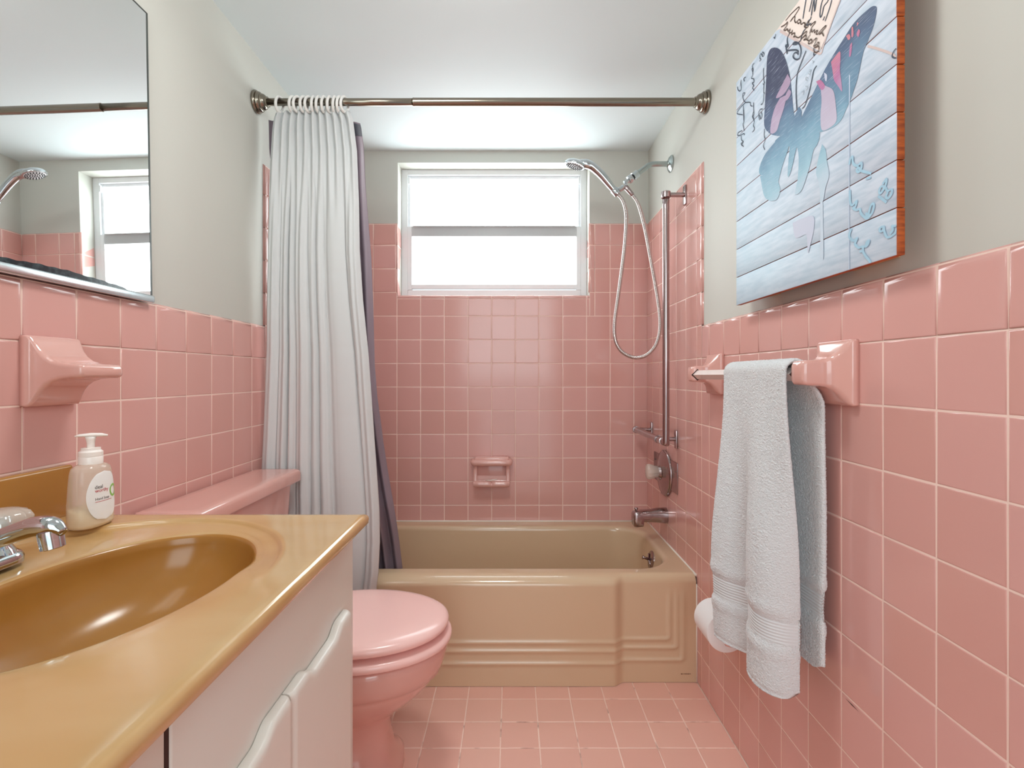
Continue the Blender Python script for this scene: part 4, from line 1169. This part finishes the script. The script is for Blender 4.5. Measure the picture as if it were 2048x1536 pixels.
def decal(name, pts, m, lift, close=True, n=5):
    NDEC[0] += 1; lift += 0.000012*NDEC[0]
    p = cr([(x, y, 0) for x, y in (pts+[pts[0]] if close else pts)], n)[:-1] if n > 1 else [Vector((x, y, 0)) for x, y in pts]
    import bmesh
    from mathutils.geometry import tessellate_polygon
    w3 = [ap(q.x, q.y, lift) for q in p]
    # clip to the board
    w3 = [Vector((w_.x, min(max(w_.y, AY0+0.001), AY1-0.001), min(w_.z, AZ0+8*HP-0.001))) for w_ in w3]
    tri = tessellate_polygon([[Vector((w_.y, w_.z, 0)) for w_ in w3]])
    mb = MB()
    for w_ in w3: mb.vert(w_)
    for t in tri: mb.face(t)
    return mb.build(name, m, art, smooth=False)
decal('parchment_print', [(1552, 62), (1560, 58), (1600, 82), (1640, 103), (1652, 72), (1670, 26), (1682, -8), (1700, -60), (1660, -110), (1600, -40)], M['parchment'], 0.0000, n=1)
decal('left_upper_wing', [(1592, 244), (1587, 222), (1584, 190), (1580, 155), (1573, 125), (1566, 108), (1558, 98), (1549, 95), (1541, 98), (1536, 108), (1533.5, 125), (1532, 165), (1530, 205), (1528, 242), (1530, 256), (1537, 265), (1546, 270), (1562, 272), (1585, 268)], M['wing'], 0.0002)
decal('right_upper_wing', [(1598, 250), (1602, 237), (1622, 195), (1641, 156), (1653, 133), (1669, 106), (1688, 76), (1704, 51), (1716, 37), (1732, 22), (1743, 13.5), (1750, 12), (1753.5, 16), (1752, 31), (1746, 55), (1733, 88), (1726, 106), (1716, 153), (1709, 176), (1700, 201), (1691, 222), (1684, 237), (1675, 248), (1660, 258), (1641, 264), (1618, 268), (1602, 268)], M['wing'], 0.0002)
decal('butterfly_body', [(1586, 240), (1592, 226), (1597, 214), (1600, 216), (1603, 222), (1606, 240), (1638, 262), (1634, 290), (1620, 300), (1596, 296), (1586, 296), (1572, 290), (1550, 284), (1562, 270)], M['wing'], 0.0003)
decal('left_lower_wing', [(1562, 272), (1552, 282), (1543, 292), (1534, 303), (1527, 314), (1521, 328), (1518, 341), (1521, 350), (1536, 352), (1545, 365), (1544, 378), (1553, 376), (1559, 353), (1566, 328), (1573, 308), (1580, 288), (1590, 275)], M['wing'], 0.00035)
decal('right_lower_wing', [(1588, 275), (1600, 270), (1637, 264), (1634, 285), (1627, 300), (1620, 330), (1611, 360), (1602, 382), (1590, 388), (1595, 360), (1597, 330), (1597, 312), (1594, 292)], M['wing'], 0.00035)
decal('wing_tail', [(1580, 288), (1593, 288), (1589, 312), (1583, 338), (1578, 352), (1575, 350), (1577, 320)], M['wing'], 0.0004)
decal('drip_streak', [(1644, 288), (1651, 300), (1654, 325), (1658, 350), (1651, 375), (1646, 402), (1641, 402), (1638, 370), (1632, 345), (1636, 320), (1641, 300)], M['wing'], 0.0003)
for pts in ([(1575, 148), (1581, 160), (1578, 172), (1566, 190), (1552, 196), (1560, 178), (1568, 162)], [(1560, 196), (1572, 192), (1568, 215), (1560, 240), (1553, 262), (1541, 266), (1543, 240), (1550, 215)],
            [(1578, 178), (1582, 185), (1576, 198), (1568, 202), (1572, 188)]):
    decal('pink_wing_patch', pts, M['lilac'], 0.00045)
for kk, pts in enumerate([[(1640, 166), (1652, 172), (1664, 178), (1669, 190), (1672, 215), (1673, 240), (1662, 254), (1644, 260), (1641, 232), (1643, 200)], [(1662, 124), (1671, 112), (1680, 103), (1681, 118), (1680, 140), (1683, 165), (1684, 183), (1676, 172), (1668, 160), (1665, 142)],
            [(1692, 72), (1698, 68), (1701, 75), (1697, 80)], [(1703, 55), (1706, 54), (1707, 70), (1703, 74)], [(1717, 58), (1720, 62), (1717, 74), (1713, 68)], [(1700, 90), (1704, 86), (1702, 110), (1698, 112)], [(1714, 45), (1717, 46), (1714, 52)], [(1632, 163), (1641, 160), (1650, 172), (1643, 180)]]):
    decal('pink_wing_patch', pts, M['lilac' if kk == 0 else 'wing_pink'], 0.00045)
decal('wing_pale_spot', [(1648, 145), (1654, 150), (1653, 162), (1650, 160)], M['wash'], 0.00045)
decal('lower_wash', [(1520, 352), (1545, 350), (1560, 375), (1552, 400), (1530, 395)], M['wing'], 0.00015)
decal('drip_streak', [(1640, 400), (1645, 400), (1646, 440), (1647, 512), (1643, 516), (1640, 508), (1641, 450)], M['wing'], 0.00025)
decal('drip_streak', [(1585, 446), (1604, 437), (1626, 432), (1628, 455), (1618, 500), (1615, 502), (1613, 470), (1600, 474), (1590, 474)], M['wash'], 0.00025)

def strokes(name, lines, m, wpx=1.6, lift=0.0008, n=4, flat_z=1.0, split=True):
    """pen strokes as flat ribbons on the boards; coordinates in photo pixels"""
    if split:
        # strokes that touch or nearly touch form one written sign
        groups = []
        for ln in lines:
            hit = [g for g in groups if any(math.hypot(a[0]-b[0], a[1]-b[1]) < 7 for q in g for a in q for b in ln)]
            groups = [g for g in groups if g not in hit]+[sum(hit, [])+[ln]]
        for g in groups: strokes(name, g, m, wpx, lift, n, flat_z, False)
        return
    mb = MB()
    for ln in lines:
        p = cr([(x, y, 0) for x, y in ln], n) if len(ln) > 2 else [Vector((x, y, 0)) for x, y in ln]
        w3 = [ap(q.x, q.y, lift) for q in p]
        ids = []; j0_ = len(mb.v)
        for i in range(len(w3)):
            t = w3[min(i+1, len(w3)-1)]-w3[max(i-1, 0)]
            t.x = 0; nrm_ = Vector((0, -t.z, t.y)).normalized() if t.length > 0 else Z_
            w3[i].x -= 2.5e-6*(j0_/2+i)
            wd = wpx*w3[i].y/F*0.5*(1+(w3[i].y/AX*0.35)*abs(nrm_.y))
            a, b = w3[i]+nrm_*wd, w3[i]-nrm_*wd
            for q in (a, b):
                q.y = min(max(q.y, AY0), AY1); q.z = min(q.z, AZ0+8*HP)
            ids.append((mb.vert(a), mb.vert(b)))
        for (a, b), (c, d) in zip(ids, ids[1:]): mb.face((a, b, d, c))
    return mb.build(name, m, art, smooth=False)
def A(k): return [(1470+x/6.4, y/6.4) for x, y in k]
def Bc(k): return [(1560+x/6.4, y/6.4) for x, y in k]
def Cc(k): return [(1470+x/6.4, 220+y/6.4) for x, y in k]
def Dc(k): return [(1640+x/5.12, 220+y/5.12) for x, y in k]
strokes('script_word', [
    # the tall capitals at the top
    Bc([(340, -60), (320, 60), (300, 180), (292, 240)]), Bc([(415, -30), (390, 80), (372, 150)]), Bc([(430, -40), (440, 90), (438, 150)]), Bc([(438, 150), (450, 100), (462, 20), (470, -40)]),
    Bc([(400, 200), (410, 120), (430, 10)]), Bc([(560, -40), (530, 40), (515, 120), (510, 200), (525, 215), (545, 150), (560, 80), (600, 30), (625, -20)]), Bc([(660, 0), (640, 80), (600, 200), (575, 270)]), Bc([(570, 210), (548, 260)]),
    # flourishes
    Bc([(400, 210), (385, 250), (360, 270), (345, 320), (400, 300)]), Bc([(330, 360), (290, 420), (262, 520)]), Bc([(120, 430), (92, 490), (95, 560), (105, 590), (80, 605), (70, 580), (95, 575)]), Bc([(75, 610), (85, 660), (90, 690)]),
    Bc([(262, 520), (215, 560), (165, 565), (185, 540), (225, 545), (255, 580), (268, 650), (250, 740), (205, 760), (170, 730), (175, 690), (205, 670), (232, 690), (225, 700)]), Bc([(90, 650), (140, 640), (215, 640), (235, 665)]),
    Bc([(440, 640), (430, 690), (440, 712)]), Bc([(468, 840), (430, 900), (410, 1000), (370, 1180), (320, 1340), (280, 1390)]), Bc([(330, 650), (270, 800), (215, 970), (205, 1200), (215, 1400)])],
    M['script'], 2.0)
strokes('script_word', [
    # first written line
    Bc([(70, 265), (130, 190), (190, 130), (235, 90), (240, 115), (200, 180), (150, 250), (128, 275)]), Bc([(140, 255), (170, 220), (190, 215), (185, 260), (205, 290), (240, 250), (262, 270), (240, 300), (222, 290)]), Bc([(262, 262), (270, 310), (300, 290), (320, 300), (330, 330)]),
    Bc([(330, 330), (355, 280), (370, 290), (350, 350), (312, 340), (320, 300)]), Bc([(385, 330), (440, 280), (450, 290), (400, 360), (380, 430)]), Bc([(405, 370), (410, 410), (440, 380), (442, 420), (470, 390), (480, 400), (462, 430), (480, 440)]), Bc([(480, 440), (530, 380), (580, 330), (585, 345), (530, 410), (500, 440), (540, 420), (550, 440), (560, 460)]),
    # second written line
    Bc([(15, 345), (50, 325), (80, 300), (95, 280), (85, 330), (50, 380), (75, 385), (90, 360)]), Bc([(90, 365), (110, 400), (130, 370), (118, 420), (150, 410), (160, 380), (150, 440), (180, 420), (190, 440), (175, 470), (205, 460)]),
    Bc([(205, 470), (240, 480), (290, 440), (340, 400), (330, 440), (270, 500)]), Bc([(300, 480), (330, 450), (335, 480), (305, 510), (345, 500), (370, 470), (390, 440)]), Bc([(340, 500), (370, 520), (400, 500), (410, 530), (380, 560), (365, 545), (395, 500)]), Bc([(400, 560), (430, 520), (450, 500), (470, 490), (450, 560), (430, 590), (470, 570), (490, 540), (500, 560), (470, 600), (440, 610), (430, 650)]), Bc([(470, 600), (500, 590), (500, 640), (470, 670), (440, 660)])],
    M['script_brown'], 1.7)
strokes('script_word', [
    A([(245, 805), (222, 840), (232, 890), (224, 915), (215, 880), (232, 880)]), A([(224, 915), (225, 960), (208, 1000), (236, 1010), (240, 1050), (220, 1060), (240, 1100)]), A([(240, 1100), (222, 1120), (245, 1160)]),
    A([(520, 435), (512, 470), (494, 480), (512, 492)])], M['script'], 1.2)
strokes('script_word', [A([(355, 660), (340, 700), (358, 725), (372, 690), (352, 662)]), A([(352, 700), (325, 690), (316, 740), (330, 760), (312, 785)]),
    ], M['script'], 1.2)
strokes('script_word', [A([(80, 1020), (72, 1060), (78, 1130), (62, 1165), (38, 1150), (30, 1110)]), A([(135, 985), (110, 1005), (120, 1040)]),
    ], M['script'], 1.2)
strokes('script_word', [A([(108, 1230), (125, 1190), (98, 1200), (105, 1270), (135, 1310), (190, 1310), (200, 1350), (222, 1360)]), A([(135, 1310), (70, 1370), (25, 1450), (100, 1470)]), A([(105, 1350), (110, 1536)]),
    ], M['script'], 1.2)
strokes('script_word', [A([(235, 1310), (236, 1400), (238, 1470), (220, 1485), (240, 1536)]), A([(365, 870), (362, 950), (370, 1040), (380, 1060), (362, 1080), (360, 1060)]), A([(368, 1080), (366, 1180), (378, 1190), (368, 1205), (360, 1300), (330, 1340), (350, 1330)]),
    ], M['script'], 1.2)
strokes('script_word', [A([(352, 1395), (320, 1400), (300, 1450), (312, 1536)]), Cc([(315, 60), (330, 115), (345, 60), (330, 20)]),
    ], M['script'], 1.2)
strokes('script_word', [Cc([(110, 0), (112, 150), (100, 180), (118, 270)]), Cc([(240, 0), (225, 70), (245, 150), (232, 190), (248, 240), (220, 285)]), Cc([(92, 260), (40, 290), (32, 320), (60, 328), (110, 300), (118, 320)]), Cc([(78, 330), (82, 380), (105, 410), (75, 430), (110, 470)]), Cc([(105, 400), (80, 460)]),
    ], M['script'], 1.2)
strokes('script_word', [Cc([(375, 240), (372, 330), (385, 380), (362, 450), (380, 510)])], M['script'], 1.2)
strokes('faint_capitals', [
    # small printed capitals A C E running up the boards
    A([(870, 1215), (880, 1160), (850, 1180)]), A([(905, 1160), (935, 1120), (900, 1100)]), A([(935, 1000), (910, 985), (905, 1020), (925, 1030)]), A([(955, 890), (970, 900), (958, 950), (940, 940)]), A([(962, 915), (950, 912)]), A([(990, 775), (1010, 790)]), A([(1003, 780), (995, 810)])], M['faint'], 1.2)
strokes('blue_script', [
    Dc([(300, 560), (310, 500), (330, 480), (335, 530), (350, 560), (385, 570), (420, 540), (425, 590), (400, 635), (375, 620), (390, 590), (420, 620), (480, 640), (525, 650)]), Dc([(470, 705), (520, 690)]),
    Dc([(640, 760), (680, 705), (670, 770), (625, 850), (605, 835), (625, 785), (665, 790), (690, 830), (730, 810), (735, 850), (700, 905), (675, 885), (695, 840)]), Dc([(595, 880), (640, 915), (680, 945)]),
    Dc([(305, 820), (308, 940), (330, 975), (375, 930), (360, 990), (335, 1000), (375, 1025), (405, 1015), (420, 1060), (460, 1100), (490, 1110), (470, 1060), (505, 1085)]), Dc([(490, 1110), (535, 1050), (552, 980), (535, 960), (510, 1010), (500, 1070)]),
    Dc([(320, 1215), (300, 1270), (305, 1310), (345, 1340), (380, 1310), (365, 1350), (355, 1370), (395, 1410), (430, 1400), (440, 1440), (405, 1450)]), Dc([(430, 1400), (480, 1390), (502, 1340), (480, 1350), (465, 1410)]), Dc([(440, 1450), (470, 1500), (500, 1536), (520, 1560)]),
    Dc([(640, 1190), (610, 1215), (620, 1245), (655, 1220), (645, 1190), (670, 1280), (700, 1305), (740, 1285), (775, 1250), (790, 1205)]), Dc([(735, 1180), (745, 1230), (715, 1270)]), Dc([(730, 1190), (775, 1185), (800, 1160)])], M['script_blue'], 4.2)
strokes('blue_rule', [[(1699, 150), (1698.5, 260), (1698, 390), (1698, 540)]], M['faint_rule'], 2.0, lift=0.0005)
strokes('sepia_fold', [[(1735, 92), (1760, 99), (1796, 112)]], M['sepia_edge'], 3.4, lift=0.0004)
strokes('sepia_fold', [[(1560, 62), (1600, 85), (1638, 107), (1645, 96), (1653, 72), (1670, 26), (1680, 0), (1694, -40)]], M['sepia_edge'], 3.4, lift=0.0004)
strokes('script_word', [[(1799, 92), (1789, 100), (1784, 112), (1790, 116), (1799, 112)]], M['script'], 2.0)

# ------------------------------------------------------------------ lights: vanity light bar above the mirror, daylight through window and doorway, added ceiling and hall fill
vl = thing('vanity_light', 'four globe vanity light bar on the wall above the mirror', 'light fixture', (XL-PL, 0.72, 1.90))
bp_ = MB(); bp_.rbox(XL-PL+0.0005, XL-PL+0.03, 0.42, 1.02, 1.90, 2.0, 0.008, 3); bp_.build('back_plate', M['chrome'], vl)
for k in range(4):
    y = 0.495+0.15*k
    g = MB(); g.lathe((XL-PL+0.03, y, 1.95), (1, 0, 0), [(0.018, 0), (0.018, 0.01)]+[(0.045*math.sin(t), 0.052-0.045*math.cos(t)) for t in [PI*q/12 for q in range(2, 13)]], 24)
    g.build('globe', M['globe'], vl)

cli = thing('added_ceiling_light', 'added round flush ceiling light that fills the room from above', 'light fixture', (-0.10, 1.08, ZC-0.08))  # added out of view to lift floor, tub and lid
bp_ = MB(); bp_.lathe((-0.10, 1.08, ZC-0.0005), (0, 0, -1), [(0.0, 0), (0.155, 0), (0.155, 0.018), (0.0, 0.018)], 40); bp_.build('base_ring', M['chrome'], cli, angle=40)
g = MB(); g.lathe((-0.10, 1.08, ZC-0.018), (0, 0, -1), [(0.145, 0), (0.142, 0.014), (0.125, 0.032), (0.09, 0.047), (0.045, 0.055), (0.0, 0.057)], 40); g.build('glass_shade', M['shade'], cli)
def area(name, loc, rot, sx, sy, power, col=(1, 1, 1)):
    l = bpy.data.lights.new(name, 'AREA'); l.shape = 'RECTANGLE'; l.size = sx; l.size_y = sy; l.energy = power; l.color = col
    o = bpy.data.objects.new(name, l); C.objects.link(o); o.location = loc; o.rotation_euler = rot
    return o
area('hall_fill_light', (-0.05, YF-1.0, 1.75), (math.radians(78), 0, 0), 2.0, 1.5, 25, (0.88, 0.98, 1.0))  # unseen panel added beyond the doorway as frontal fill

wd = bpy.data.worlds.new('World'); S.world = wd; wd.use_nodes = True
wd.node_tree.nodes['Background'].inputs[0].default_value = (0.86, 0.98, 1.02, 1)
wd.node_tree.nodes['Background'].inputs[1].default_value = 1.5
M['pane'].node_tree.nodes['Principled BSDF'].inputs['Emission Strength'].default_value = 6.5

# ------------------------------------------------------------------ camera and view
cam = bpy.data.cameras.new('camera'); co_ = bpy.data.objects.new('camera', cam); C.objects.link(co_)
co_.location = (0, 0, H); co_.rotation_euler = (PI/2, 0, 0)
cam.sensor_width = 36.0; cam.lens = 36.0*F/2048.0
cam.shift_y = -(768.0-CY)/2048.0
cam.clip_start = 0.02
S.camera = co_
S.view_settings.view_transform = 'Standard'; S.view_settings.look = 'None'
S.view_settings.exposure = 0.17; S.view_settings.gamma = 1.0; S.view_settings.use_curve_mapping = False
S.cycles.max_bounces = 10; S.cycles.diffuse_bounces = 6; S.cycles.glossy_bounces = 5; S.cycles.transparent_max_bounces = 12
S.cycles.caustics_reflective = False; S.cycles.caustics_refractive = False
S.cycles.sample_clamp_indirect = 6.0
